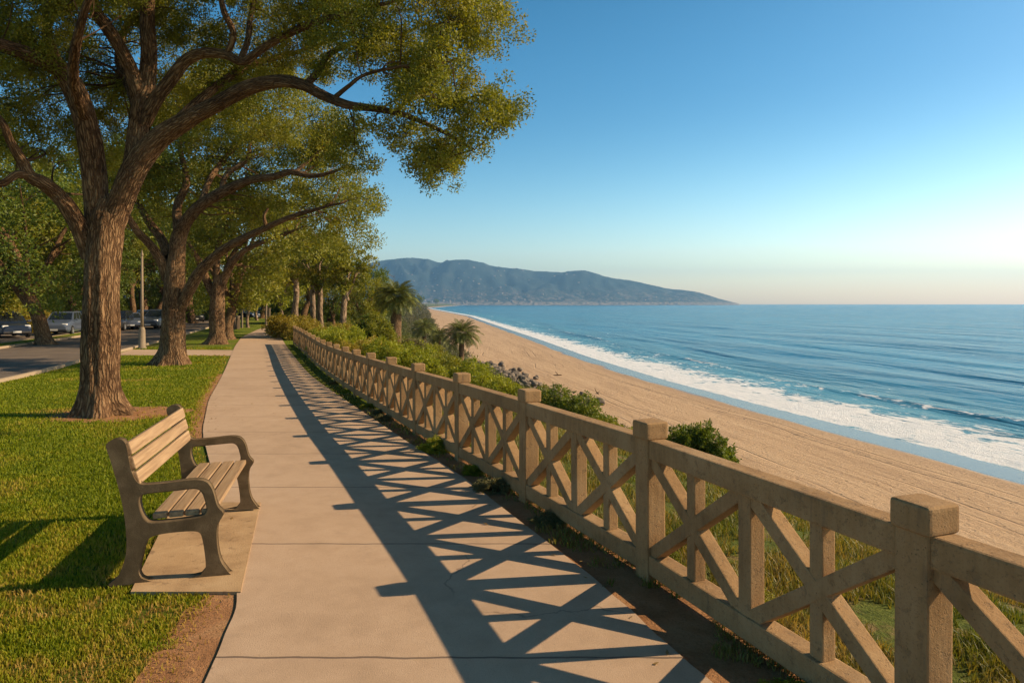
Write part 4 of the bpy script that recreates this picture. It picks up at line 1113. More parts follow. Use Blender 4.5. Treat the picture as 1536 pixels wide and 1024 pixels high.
GD = 'gum trees past the end of the fence'
ptree('gum', 510, 46, 'rightmost gum tree past the end of the fence, with pale bare trunk', 'leaf', (1.0, 1.0, 1.0), 0.2, GD)
ptree('gum2', 484, 49, 'gum tree with leaning pale trunk just left of the rightmost gum tree', 'leaf', 1.05, 1.6, GD)
ptree('gum2', 466, 54, 'gum tree with lit golden crown above the tawny bush', 'leaf_gold', 1.12, 3.0, GD)
ptree('gum', 446, 58, 'slender gum tree right behind the tawny bush, leftmost of its group', 'leaf_gold', 1.2, 4.6, GD)
ptree('broad', 452, 74, 'broad olive tree behind the gum trees', 'leaf', 1.05, 4.0, GD)
ptree('low', 500, 78, 'low tree behind the gum trees', 'leaf_dark', 1.0, 4.0, GD)
ptree('low', 546, 66, 'rounded dark tree between the gum trees and the stout palm', 'leaf', (0.9, 0.9, 1.15), 1.0, None)
ptree('slim', 560, 82, 'small tree showing its top against the hills left of the stout palm', 'leaf_dark', (1.3, 1.3, 1.5), 0.0, None)

# ---- palms
def palm(label, x, y, z, trunk_h, trunk_r, nfr, flen, droop, seed, group, scale=1.0, skirt=0.0, leafm='leaf_palm'):
    rg = np.random.default_rng(seed)
    t = thing('palm_tree', label, 'palm', (x, y, z), 0, group)
    ts = TubeSet()
    hs = np.linspace(0, 1, 9)
    ts.add([(0.08 * trunk_h * 0.3 * math.sin(h * 1.3), 0, h * trunk_h - 0.3 * (h == 0)) for h in hs], [trunk_r * (1.15 - 0.25 * h + (0.35 * max(0, h - 0.75) / 0.25) ) for h in hs], 20, rough=0.16, seed=seed, sub=5)
    link('trunk', ts.mesh('trunk'), M['palm_trunk'], t)
    top = np.array((0.08 * trunk_h * 0.3 * math.sin(1.3), 0, trunk_h))
    variants = []
    for vi in range(4):
        V = []; F = []
        n = 22; L = flen * (0.88 + 0.08 * vi)
        # the frond lies along +x from the origin and bends down
        pts = []; ang = 0.0
        p = np.zeros(3)
        for k in range(n + 1):
            s = k / n
            a = -droop * (0.15 + 0.12 * vi) * s - droop * 0.95 * s ** 2.2
            p = p + np.array((math.cos(a), 0.03 * math.sin(3 * s + vi), math.sin(a))) * L / n
            pts.append(p.copy())
        for k in range(n):
            a, b = pts[k], pts[k + 1]; w = 0.022 * flen / 2 * (1.15 - k / n)
            i = len(V)
            V += [a + (0, w, 0), a - (0, w, 0), b - (0, w * .95, 0), b + (0, w * .95, 0)]; F.append((i, i + 1, i + 2, i + 3))
            if k < 1: continue
            s = k / n
            ll = flen * 0.30 * math.sin(PI * min(1, 0.18 + 0.80 * s)) ** 0.8
            tang = (b - a) / np.linalg.norm(b - a)
            for side in (-1, 1):
                for sub in (0.0, 0.5):
                    o = a + (b - a) * sub
                    dirv = tang * rg.uniform(0.55, 0.8) + np.array((0, side * 0.85, 0)) + np.array((0, 0, rg.uniform(-0.05, 0.35)))
                    dirv /= np.linalg.norm(dirv)
                    e = o + dirv * ll * rg.uniform(0.85, 1.1) + np.array((0, 0, -0.28 * ll))
                    m = o + dirv * ll * 0.5
                    wv = tang * 0.016 * flen * 0.9
                    i = len(V)
                    V += [o - wv * 0.5, o + wv * 0.5, m + wv * 0.7, m - wv * 0.7, e]
                    F.append((i, i + 1, i + 2, i + 3)); F.append((i + 3, i + 2, i + 4, i + 4))
        Fq = [f for f in F if len(set(f)) == 4]; Ft = [f[:3] for f in F if len(set(f)) == 3]
        me = np_mesh('frond', np.array(V), [np.array(Fq), np.array(Ft)]); me.materials.append(M[leafm])
        variants.append(me)
    for k in range(nfr):
        o = bpy.data.objects.new('frond', variants[k % 4]); C.objects.link(o); o.parent = t
        f = (k + 0.5) / nfr
        el = math.asin(1 - 1.5 * f)
        az = k * 2.39996 + rg.uniform(-.15, .15)
        o.location = top + np.array((math.cos(az), math.sin(az), 0)) * trunk_r * 0.5 + np.array((0, 0, 0.3 * (1 - f) * scale))
        o.rotation_euler = (rg.uniform(-.25, .25), -el + 0.1, az)
        q = rg.uniform(0.85, 1.1) * (0.8 + 0.2 * min(1, f * 2)); o.scale = (q, q, q)
    return t
GP = 'palms on the bluff'
x, y = -8.4, 48
z = float(zb(x, y)); palm('stout palm with thick ribbed trunk and dense crown, nearest palm behind the shrubs', x, y, z, 3.95, 0.36, 90, 1.6, 0.75, 3, GP)
x, y = -6.9, 90
z = float(zb(x, y)); palm('palm with wide spreading fronds standing against the sand', x, y, z - .2, 5.2, 0.34, 70, 2.75, 0.62, 8, GP)
x, y = -10.5, 95
z = float(zb(x, y)); palm('small palm half sunk in scrub left of the palm on the sand', x, y, z, 3.4, 0.26, 44, 2.0, 0.8, 12, GP)
x, y = -14.0, 106
z = float(zb(x, y)); palm('small dark palm on the bluff right of the stout palm, over the scrub', x, y, z, 3.8, 0.3, 44, 2.4, 0.8, 15, GP)

# ------------------------------------------------------------------ shrubs
def shrub_proto(seed, R, H, leafL, leafW, n, per, cr, upright=0.0):
    rg = np.random.default_rng(seed); ts = TubeSet()
    v = rg.normal(size=(n, 3)); v[:, 2] = np.abs(v[:, 2]); v /= np.linalg.norm(v, axis=1, keepdims=True)
    v *= rg.uniform(0.4, 1.0, (n, 1)) ** 0.5
    b = 1 + 0.3 * np.array([mnoise.noise(Vector((a[0] * 1.9 + seed, a[1] * 1.9, a[2] * 1.9))) for a in v])[:, None]
    cl = v * b * np.array((R, R, H * 0.85)) + np.array((0, 0, H * 0.08))
    V, sp = clump_leaves(cl, rg.uniform(0.7, 1.25, n) * cr, np.full(n, per), leafL, leafW, rg, sprigs=9, flat=0.9)
    V = V.reshape(-1, 3)
    for c in cl[::2]:
        ts.add([(c[0] * 0.08, c[1] * 0.08, -0.15), (c[0] * 0.5, c[1] * 0.5, c[2] * 0.6), tuple(c)], [0.028 * R, 0.02 * R, 0.006 * R], 5, sub=3)
    return ts.mesh('stem'), leaf_mesh('foliage', V)
SP = {
 'bush': shrub_proto(101, 0.85, 0.95, 0.075, 0.034, 46, 260, 0.26),
 'bush2': shrub_proto(102, 1.2, 1.0, 0.085, 0.036, 60, 240, 0.30),
 'near': shrub_proto(103, 0.62, 0.62, 0.06, 0.022, 60, 330, 0.16),
 'tallbush': shrub_proto(104, 0.8, 2.2, 0.10, 0.05, 64, 240, 0.34),
 'big': shrub_proto(105, 1.6, 1.7, 0.12, 0.055, 70, 240, 0.46),
}
def place_shrub(kind, x, y, label, leafm, scale=1.0, rz=0.0, group=None, dz=0.0, name='shrub'):
    sm, fm_ = SP[kind]
    t = thing(name, label, 'shrub', (x, y, float(zland(x, y)) + dz), rz, group)
    t.scale = (scale,) * 3 if not hasattr(scale, '__len__') else scale
    for nm, me, mm in (('stem', sm, 'bark'), ('foliage', fm_, leafm)):
        o = bpy.data.objects.new(nm, me); C.objects.link(o); o.parent = t
        if not len(me.materials): me.materials.append(None)
        o.material_slots[0].link = 'OBJECT'; o.material_slots[0].material = M[mm]
    return t
def pshrub(kind, px, d, label, leafm, scale=1.0, rz=0.0, group=None, dz=0.0):
    return place_shrub(kind, (px - 768) / 1000.0 * d, d, label, leafm, scale, rz, group, dz)
GS = 'shrubs along the bluff edge behind the fence'
pshrub('big', 436, 44, 'large tawny bush at the far end of the fence beside the footway', 'leaf_gold', (1.0, 1.0, 0.95), 0.3, GS)
pshrub('bush2', 462, 42, 'tawny bush just behind the far end of the fence', 'leaf_gold', 1.15, 1.3, GS)
pshrub('big', 424, 50, 'dark bush left of the tawny bush at the end of the fence', 'leaf_dark', 0.75, 2.3, GS)
pshrub('bush2', 500, 33, 'yellow green shrub behind the far bays of the fence, below the gum trees', 'leaf_lime', 1.05, 0.1, GS)
pshrub('bush2', 520, 29, 'broad yellow green shrub behind the fence, left of the dark rounded shrub', 'leaf_lime', 1.2, 1.1, GS)
pshrub('bush2', 545, 25, 'golden green shrub leaning over the middle bays of the fence', 'leaf_gold', 0.95, 2.1, GS)
pshrub('bush', 568, 22.5, 'bright green shrub low behind the middle bays of the fence', 'leaf_lime', 1.0, 0.7, GS)
pshrub('tallbush', 566, 36, 'dark upright shrub in front of the stout palm', 'leaf', (1.1, 1.1, 0.9), 0.2, GS)
pshrub('tallbush', 556, 39, 'dark rounded shrub between the gum trees and the stout palm', 'leaf_dark', (1.3, 1.3, 0.85), 1.2, GS)
pshrub('bush2', 612, 26, 'dense bright green shrub below the stout palm', 'leaf_lime', 0.95, 3.1, GS)
pshrub('bush', 590, 20, 'low lime green shrub touching the top rail right of the golden green shrub', 'leaf_lime', 0.95, 4.1, GS)
pshrub('bush', 640, 20, 'low lime green shrub right of the dense bright green shrub', 'leaf_lime', 0.9, 5.1, GS, -0.1)
pshrub('bush2', 665, 24, 'spreading green shrub above the fence, in front of the palm on the sand', 'leaf', 0.9, 0.4, GS)
pshrub('bush2', 530, 44, 'pale dry bush at the foot of the gum trees', 'leaf_gold', 1.3, 0.9, GS)
pshrub('big', 620, 52, 'grey green bush to the right of the stout palm trunk', 'leaf_grey', 0.95, 1.7, GS)
pshrub('big', 640, 62, 'dark olive bush on the slope right of the stout palm', 'leaf', 1.0, 2.7, GS)
pshrub('big', 545, 56, 'dull green bush behind the dark rounded shrub', 'leaf_dark', 1.0, 3.7, GS)
GS2 = 'shrubs over the near fence bays'
place_shrub('near', 3.0, 10.9, 'rounded dark green bush behind the tall fence post, standing alone against the sand', 'leaf_dark', (0.84, 0.84, 1.05), 0.0, GS2, 0.12)
for (px, d, lab, lm, sc, kd) in [
    (700, 17.5, 'light green bush just over the rail left of the fourth post', 'leaf_lime', 0.95, 'bush'),
    (728, 16.0, 'light green bush by the fourth post, nearer than its neighbour', 'leaf_lime', 0.85, 'bush'),
    (760, 15.2, 'light green low bush over the rail, left of the third post', 'leaf_lime', 0.75, 'bush'),
    (842, 15.0, 'dark green bush right of the third post, with upright sprays', 'leaf_dark', 0.85, 'bush'),
    (872, 14.5, 'dark green bush with feathery tips, second right of the third post', 'leaf_dark', 0.8, 'bush'),
    (815, 16.5, 'green bush behind the third post below the rocks', 'leaf', 0.8, 'bush'),
    (905, 13.2, 'low green bush over the rail between the third and second posts', 'leaf', 0.75, 'near'),
    (935, 12.4, 'lowest green bush at the rail, left of the second post', 'leaf', 0.7, 'near')]:
    pshrub(kd, px, d, lab, lm, sc, px * 0.37, GS2, -0.12)

rw = random.Random(19)
for k in range(16):
    i = 1 + k // 2 if k < 12 else 7 + (k - 12)
    p_, q_ = posts[i + 1], posts[i + 2] if i + 2 < len(posts) else posts[-1]
    f_ = (0.25 if k % 2 else 0.7) + rw.uniform(-.15, .15); w_ = p_.lerp(q_, f_)
    side = -rw.uniform(0.10, 0.2) if k % 3 else rw.uniform(0.15, 0.4)
    lm = ('leaf', 'leaf_lime', 'leaf_grey')[k % 3]
    word = ('green', 'bright green', 'greyish')[k % 3]
    nth = ('nearest', 'second', 'third', 'fourth', 'fifth', 'sixth', 'seventh', 'eighth', 'ninth', 'tenth', 'eleventh', 'twelfth', 'thirteenth', 'fourteenth', 'fifteenth', 'farthest')[k]
    s_ = rw.uniform(0.18, 0.34)
    place_shrub('near', w_.x + side, w_.y, '%s weed tuft at the fence foot, %s along the fence from the front' % (word, nth), lm, (s_, s_, s_ * rw.uniform(.5, .9)), k * 1.3, 'weeds at the fence foot', -0.01, 'weed_tuft')

# scrub covering the bluff: nobody could count it -> one object
rg = np.random.default_rng(77)
VV = []; TT = []
def scrub_dome(x, y, R, H, n, L, W, tone):
    z = float(zb(x, y)) + 0.5 * 0.9 * 0.0
    v = rg.normal(size=(n, 3)); v[:, 2] = np.abs(v[:, 2]); v /= np.linalg.norm(v, axis=1, keepdims=True)
    lump = 1 + 0.35 * np.sin(v[:, :1] * 5 + x) * np.sin(v[:, 1:2] * 5 + y)
    v2 = v * rg.uniform(0.55, 1.05, (n, 1)) * lump * np.array((R, R, H))
    pos = v2 + np.array((x, y, z - 0.1))
    VV.append(leaf_quads(pos, L, W, rg, v, 0.5)); TT.append(np.full(n * 4, tone) + np.repeat(rg.normal(0, 0.06, n), 4))
def edge_u(x, y):
    a = float(fence_x(y)); b = float(foot_x(y)); return (x - a) / (b - a)
cnt = 0
for i in range(13000):
    y = 6 * (1500 / 6.0) ** (rg.uniform(0, 1) ** 1.15)
    a = float(fence_x(y)); b = float(foot_x(y))
    u = rg.uniform(0.03, 1.0)
    x = a + (b - a) * u
    if abs(x) / y > 0.78: continue
    px = 768 + 1000 * x / y
    if y < 13 and px > 690: continue
    n_ = mnoise.noise(Vector((x * 0.09, y * 0.09, 1.0)))
    # sparse grass near the lens, dense scrub beyond
    dens = 0.10 if (y < 17 and px > 700) else min(1.0, 0.25 + (y - 10) / 14.0)
    if px > 900 and y < 40: dens *= 0.12
    if rg.uniform() > dens or n_ < -0.45: continue
    if cnt >= 2900: break
    cnt += 1
    sc = (0.45 + 0.012 * y) * rg.uniform(0.6, 1.4)
    sc = min(sc, 1.9) if y < 140 else sc * 0.8
    if u > 0.84 and 84 < y < 165: continue
    if u < 0.16: sc = min(sc, 0.75)
    if u > 0.9: sc *= 0.6
    H = sc * rg.uniform(0.5, 0.8)
    if u < 0.08: H *= 0.7
    L = 0.05 + 0.0021 * y
    n = int(min(420, 260 * sc * sc / (L / 0.09) ** 1.2 + 70))
    # near edge is lime and tawny, lower slope grey green
    tone = 0.18 + 0.16 * rg.uniform(-1, 1) + 0.5 * np.clip((u - 0.22) * 2.2, 0, 1) + 0.18 * n_ + 0.22 * np.clip((y - 50) / 60, 0, 1)
    scrub_dome(x, y, sc, H, n, L, L * 0.45, float(np.clip(tone, 0, 0.95)))
V = np.concatenate(VV); me = leaf_mesh('bluff_scrub', V); add_attr(me, 'tone', 'FLOAT', np.clip(np.concatenate(TT), 0, 1))
o = link('bluff_scrub', me, M['scrub']); tag(o, 'low grey green and yellow green scrub covering the bluff slope', 'scrub', kind='stuff')

# ------------------------------------------------------------------ grass
def blades(name, pts, h, w, mat, seed, label, lean=0.6, tone=None):
    rg = np.random.default_rng(seed); n = len(pts); pts = np.asarray(pts)
    hh = np.asarray(h) * rg.uniform(0.55, 1.3, n); ww = np.asarray(w) * rg.uniform(0.7, 1.3, n)
    az = rg.uniform(0, 2 * PI, n); la = rg.uniform(0, 2 * PI, n); lm = rg.uniform(0.1, 1.0, n) * lean * hh
    sx = np.stack([np.cos(az), np.sin(az), np.zeros(n)], 1) * (ww * 0.5)[:, None]
    ld = np.stack([np.cos(la), np.sin(la), np.zeros(n)], 1) * lm[:, None]
    upv = np.stack([np.zeros(n), np.zeros(n), hh], 1)
    V = np.empty((n, 5, 3), dtype=np.float32)
    V[:, 0] = pts - sx; V[:, 1] = pts + sx
    mid = pts + upv * 0.6 + ld * 0.35
    V[:, 2] = mid + sx * 0.75; V[:, 3] = mid - sx * 0.75
    V[:, 4] = pts + upv * 0.95 + ld
    b = np.arange(n)[:, None] * 5
    F4 = np.concatenate([b, b + 1, b + 2, b + 3], 1); F3 = np.concatenate([b + 3, b + 2, b + 4], 1)
    me = np_mesh(name, V.reshape(-1, 3), [F4, F3])
    if tone is not None: add_attr(me, 'tone', 'FLOAT', np.repeat(np.asarray(tone), 5))
    o = link(name, me, mat); return tag(o, label, 'grass', kind='stuff')
rg = np.random.default_rng(5)
G1 = []; H1 = []; W1 = []; T1_ = []
BX, BY = BPOS.x, BPOS.y
pad_poly = [G(361, 893), G(391, 757), G(262, 757), G(196, 893)]
def in_poly(x, y, poly):
    c = False
    for i in range(len(poly)):
        (x1, y1), (x2, y2) = poly[i - 1], poly[i]
        if (y1 > y) != (y2 > y) and x < (x2 - x1) * (y - y1) / (y2 - y1) + x1: c = not c
    return c
N_L = 560000
yv = 2.55 * (34 / 2.55) ** rg.uniform(0, 1, N_L); rel = rg.uniform(-1.16, 0.0, N_L)
for y, r in zip(yv, rel):
    x = r * y
    pl = path_l(y)
    if x > pl - 0.02: continue
    if x < road_x(y) + 0.05: continue
    dpl = pl - x
    nn = mnoise.noise(Vector((x * 0.9, y * 0.9, 4.0))); n3 = mnoise.noise(Vector((x * 5, y * 5, 1.0)))
    # bare edges and worn places
    edge = (0.16 + 0.10 * nn + 0.06 * n3) if y < 5 else (0.10 + 0.05 * nn)
    if dpl < edge * 2 and rg.uniform() > (dpl / (edge * 2)) ** 1.6: continue
    n4 = mnoise.noise(Vector((x * 0.45, y * 0.45, 7.0)))
    near = max(0.0, min(1.0, (4.6 - y) / 1.2))
    dry = 0.27 + 0.55 * max(0, nn + 0.35 * n3 + 0.5 * n4) + 0.62 * near * max(0, 0.45 + nn + 0.6 * n3) + 0.5 * math.exp(-dpl / 0.25)
    if -3.4 < x < -1.2: dry += 0.45 * math.exp(-((y - 3.95 - 0.25 * nn) / 0.35) ** 2) * (0.6 + n3)
    keep = 1.0 - 0.78 * max(0, min(1, (dry - 0.35) / 0.5))
    dx, dy = (x - T1[0] - 0.25) / 1.2, (y - T1[1] - 0.15) / 1.05
    q = dx * dx + dy * dy
    if q < 1.5: keep *= max(0.03, min(1.0, (q + 0.7 * n3 + 0.4 * nn - 0.55) / 0.8)); dry += 0.35 * max(0, 1.2 - q)
    if 3.9 < y < 5.9 and -3.4 < x < -0.8:
        if in_poly(x, y, pad_poly): continue
    if 28.6 < y < 32.5 and x > -18.5: continue
    if rg.uniform() > keep: continue
    G1.append((x, y, float(zg(y)))); T1_.append(min(1, max(0, dry))); H1.append(0.021 + 0.0014 * y + 0.014 * max(0, n3)); W1.append(0.0032 + 0.0011 * y)
blades('lawn_grass', G1, H1, W1, M['grass'], 3, 'short green lawn grass left of the footway', 0.7, T1_)
# verge tufts and rough grass behind the fence
G2 = []; H2 = []; W2 = []
N_R = 190000
yv = 1.6 * (30 / 1.6) ** rg.uniform(0, 1, N_R); rel = rg.uniform(-0.40, 0.95, N_R)
for y, r in zip(yv, rel):
    x = r * y; pr = path_r(y); fx = float(fence_x(y))
    if x < pr + 0.015: continue
    n1 = mnoise.noise(Vector((x * 1.7, y * 1.7, 9.0))); n2 = mnoise.noise(Vector((x * 6, y * 6, 3.0)))
    if x < fx + 0.1:
        t_ = (x - pr) / max(0.05, fx - pr)
        thr = 0.34 - 0.62 * t_ - max(0, y - 8) * 0.10
        if n1 + 0.5 * n2 < thr: 
            continue
        h = 0.03 + 0.09 * max(0, n1 + 0.4 * n2) + 0.03 * t_
        if y > 12: h *= 0.7
    else:
        if n1 + 0.5 * n2 < -0.28: continue
        if x - fx > 7 : continue
        h = 0.07 + 0.10 * max(0, n1 + 0.3 * n2)
    G2.append((x, y, float(zland(x, y)) - 0.005)); H2.append(h); W2.append(0.0038 + 0.0010 * y)
blades('verge_grass', G2, H2, W2, M['grass_wild'], 8, 'rough grass and weeds along the fence foot and on the bluff edge', 0.9)

M['litter'] = mat_leaf('fallen_leaf', [(0.12, 0.07, 0.025), (0.2, 0.12, 0.04), (0.28, 0.18, 0.06), (0.16, 0.15, 0.03)], 0.15)
rg = np.random.default_rng(41); LP_ = []
while len(LP_) < 520:
    if len(LP_) < 330: a = rg.uniform(0, 2 * PI); r = 0.5 + abs(rg.normal()) * 1.7; x, y = T1[0] + r * math.cos(a), T1[1] + r * math.sin(a)
    else:
        y = rg.uniform(2.6, 26); e = path_l(y) if rg.uniform() < .55 else path_r(y); x = e + rg.normal() * 0.12 + (0.25 * rg.normal() if rg.uniform() < .15 else 0)
    on = path_l(y) < x < path_r(y)
    LP_.append((x, y, float(zland(x, y)) + (0.022 if on else 0.03)))
LP_ = np.array(LP_); n = len(LP_); a = rg.uniform(0, 2 * PI, n); dl = np.stack([np.cos(a), np.sin(a), rg.uniform(-.1, .3, n)], 1); sl_ = np.stack([-np.sin(a), np.cos(a), rg.uniform(-.3, .3, n)], 1)
l_ = rg.uniform(0.03, 0.06, (n, 1)); w_ = l_ * rg.uniform(.3, .5, (n, 1))
V = np.stack([LP_, LP_ + dl * l_ * .45 + sl_ * w_ * .5, LP_ + dl * l_, LP_ + dl * l_ * .45 - sl_ * w_ * .5], 1).reshape(-1, 3)
o = link('fallen_leaves', leaf_mesh('fallen_leaves', V), M['litter']); tag(o, 'dry fallen leaves around the great trunk and along the footway edges', 'leaves', kind='stuff')

# ------------------------------------------------------------------ boulders
M['rock'] = (lambda t: t.done(t.bsdf(t.ramp(t.noise(t.coord('Object'), 2.2, 6, 0.7), [(0.3, (0.09, 0.072, 0.055)), (0.6, (0.22, 0.18, 0.135)), (0.8, (0.36, 0.3, 0.23))]),
                                     0.9, t.bump(t.noise(t.coord('Object'), 6, 6, 0.7), 0.7, 0.08), spec=0.2)))(NT('rock'))
rock_mes = []
for k in range(6):
    bm = bmesh.new(); bmesh.ops.create_icosphere(bm, subdivisions=2, radius=1.0)
    for v in bm.verts:
        q = v.co.copy()
        # facet the stone by clipping with a few planes
        for j in range(7):
            rr = random.Random(k * 31 + j); nrm = Vector((rr.gauss(0, 1), rr.gauss(0, 1), rr.gauss(0, 1))).normalized()
            dd = q.dot(nrm) - rr.uniform(0.5, 0.8)
            if dd > 0: q -= nrm * dd
        v.co = q * (1 + 0.08 * mnoise.noise(q * 2 + Vector((k, 0, 0))))
        v.co.z *= 0.75
    me = bpy.data.meshes.new('boulder'); bm.to_mesh(me); bm.free(); me.materials.append(M['rock']); rock_mes.append(me)
rr = random.Random(4)
for k in range(230):
    f = rr.random()
    y = 88 + 66 * f; fo = float(foot_x(y))
    x = fo + rr.gauss(-0.6, 2.0)
    o = bpy.data.objects.new('boulder', rock_mes[k % 6]); C.objects.link(o)
    s = rr.uniform(0.28, 0.8)
    o.scale = (s * rr.uniform(.8, 1.3), s * rr.uniform(.8, 1.2), s); o.location = (x, y, float(zb(x, y)) + s * 0.35)
    o.rotation_euler = (rr.uniform(-.4, .4), rr.uniform(-.4, .4), rr.uniform(0, 6.28))
    tag(o, 'grey boulder in the riprap pile between bluff foot and sand', 'boulder', 'riprap boulders')
# driftwood on the sand
def driftwood(label, x, y, L, seed):
    rg = np.random.default_rng(seed); ts = TubeSet()
    fo, w = float(foot_x(y)), float(water_x(y)); z = -12.0 - 1.2 * (x - fo + 1) / (w - fo + 1)
    ts.add([(-L / 2, 0, 0.05), (-L * 0.1, 0.1 * L, 0.10), (L / 2, -0.05 * L, 0.06)], [0.05 * L, 0.06 * L, 0.02 * L], 8, rough=0.2, sub=5)
    ts.add([(-L * 0.1, 0.1 * L, 0.1), (L * 0.1, 0.25 * L, 0.35 * L), (L * 0.3, 0.3 * L, 0.5 * L)], [0.04 * L, 0.03 * L, 0.01 * L], 6, rough=0.2, sub=4)
    ts.add([(L * 0.1, 0.05 * L, 0.1), (L * 0.0, -0.2 * L, 0.25 * L)], [0.03 * L, 0.008 * L], 6, sub=4)
    o = link('driftwood', ts.mesh('driftwood'), M['bark']); o.location = (x, y, z); o.rotation_euler = (0, 0, rg.uniform(0, 6)); tag(o, label, 'driftwood')
driftwood('dark branched driftwood on the open sand, farther piece', (836 - 768) / 1000 * 132, 132, 1.7, 1)
driftwood('dark driftwood on the sand above the near bushes, nearer piece', (897 - 768) / 1000 * 105, 105, 1.5, 2)

# ------------------------------------------------------------------ lamp post and litter bins
M['pole'] = mat_plain('pale_pole', (0.25, 0.19, 0.125), 0.7, 0.3, 0, 0.2, 30, 0.4)
x, y = G(213, 523)
lamp = thing('lamp_post', 'tall pale lamp post with thick base at the road kerb between two trunks', 'lamp post', (x, y, float(zg(y))))
bm = bmesh.new(); bm_lathe(bm, [(0.21, -0.05), (0.21, 0.06), (0.165, 0.10), (0.15, 0.9), (0.125, 1.0), (0.10, 1.08)], 20); bm_obj('base', bm, M['pole'], lamp, True)
bm = bmesh.new(); bm_lathe(bm, [(0.075, 1.06), (0.068, 2.5), (0.052, 4.6)], 16); bm_obj('pole', bm, M['pole'], lamp, True)
bm = bmesh.new(); bm_lathe(bm, [(0.052, 4.59), (0.068, 4.62), (0.063, 4.7), (0.03, 4.8), (0.012, 4.9)], 16); bm_obj('finial', bm, M['pole'], lamp, True)
M['bin'] = mat_plain('bin_brown', (0.12, 0.085, 0.055), 0.8, 0.2, 0, 0.4, 30, 0.5)
M['bin_lid'] = mat_plain('bin_lid', (0.2, 0.16, 0.11), 0.6, 0.3, 0, 0.1, 30, 0.3)
def litter_bin(label, x, y, s=1.0):
    t = thing('litter_bin', label, 'bin', (x, y, float(zg(y))), 0, 'litter bins by the footway'); t.scale = (s, s, s)
    bm = bmesh.new(); bm_box(bm, (0.52, 0.52, 0.95), (0, 0, 0.475), None, 0.03)
    for k in range(5):
        for a in range(4):
            R = Matrix.Rotation(a * PI / 2, 3, 'Z'); bm_box(bm, (0.07, 0.02, 0.8), tuple(R @ Vector((-0.2 + k * 0.1, -0.268, 0.46))), R, 0)
    bm_obj('body', bm, M['bin'], t)
    bm = bmesh.new(); bm_box(bm, (0.58, 0.58, 0.08), (0, 0, 1.0), None, 0.02); bm_box(bm, (0.3, 0.3, 0.03), (0, 0, 1.05), None, 0.01); bm_obj('lid', bm, M['bin_lid'], t)
x, y = G(347, 494.5); litter_bin('brown litter bin beyond the third tree, left one of the pair', x, y, 1.0)
x, y = G(353, 493.5); litter_bin('brown litter bin beyond the third tree, right one of the pair', x, y, 1.1)
# slim posts on the far lawn
x, y = G(365, 491.5)
for k, (px, py, h) in enumerate([(363, 491.8, 1.7), (371, 490.8, 1.9), (399, 491.5, 2.2), (404, 490.5, 1.8)]):
    x, y = G(px, py)
    bm = bmesh.new(); bm_box(bm, (0.14, 0.14, h + 0.1), (0, 0, h / 2 - 0.05), None, 0.015); bm_box(bm, (0.18, 0.18, 0.05), (0, 0, h), None, 0.01)
    o = bm_obj('park_post', bm, M['pole']); o.location = (x, y, float(zg(y)))
    tag(o, ['slim pale post on the far lawn, leftmost, nearest the litter bins', 'slim pale post on the far lawn, second right of the litter bins', 'tallest slim post left of the far end of the footway', 'slim short post at the far end of the footway'][k], 'post', 'slim posts on the far lawn')

# ------------------------------------------------------------------ cars
M['glass'] = (lambda t: t.done(t.bsdf((0.012, 0.016, 0.02), 0.08, None, 0.6)))(NT('car_glass'))
M['tyre'] = mat_plain('tyre', (0.02, 0.02, 0.02), 0.85, 0.2)
M['rim'] = mat_plain('rim', (0.45, 0.45, 0.46), 0.35, 0.5, 0.8)
M['lens'] = (lambda t: t.done(t.bsdf((0.75, 0.76, 0.78), 0.12, None, 0.6)))(NT('headlight_lens'))
M['red'] = (lambda t: t.done(t.bsdf((0.3, 0.012, 0.01), 0.2, None, 0.6)))(NT('tail_lens'))
M['trim'] = mat_plain('car_trim', (0.02, 0.02, 0.022), 0.5, 0.4)
M['plate'] = mat_plain('number_plate', (0.6, 0.6, 0.58), 0.5, 0.4)
PAINT = {k: mat_paint('paint_' + k, v) for k, v in dict(navy=(0.012, 0.025, 0.06), silver=(0.10, 0.125, 0.18), blue=(0.03, 0.08, 0.17), slate=(0.05, 0.065, 0.09), black=(0.015, 0.016, 0.02), teal=(0.04, 0.13, 0.17)).items()}
def loft(bm, stations):
    """stations: (x, half width low, half width shoulder, z low, z mid, z top, half width top)"""
    rings = []
    for (x, wl, ws, z0, z1, z2, wt) in stations:
        R = [(-wl, z0), (-ws, z0 + 0.22 * (z1 - z0)), (-ws, z1), (-wt, z2 - 0.02), (-wt * 0.8, z2), (wt * 0.8, z2), (wt, z2 - 0.02), (ws, z1), (ws, z0 + 0.22 * (z1 - z0)), (wl, z0)]
        rings.append([bm.verts.new((x, a, b)) for a, b in R])
    for A, B in zip(rings, rings[1:]):
        n = len(A)
        for k in range(n): bm.faces.new((A[k], A[(k + 1) % n], B[(k + 1) % n], B[k]))
    bm.faces.new(rings[0]); bm.faces.new(list(reversed(rings[-1])))
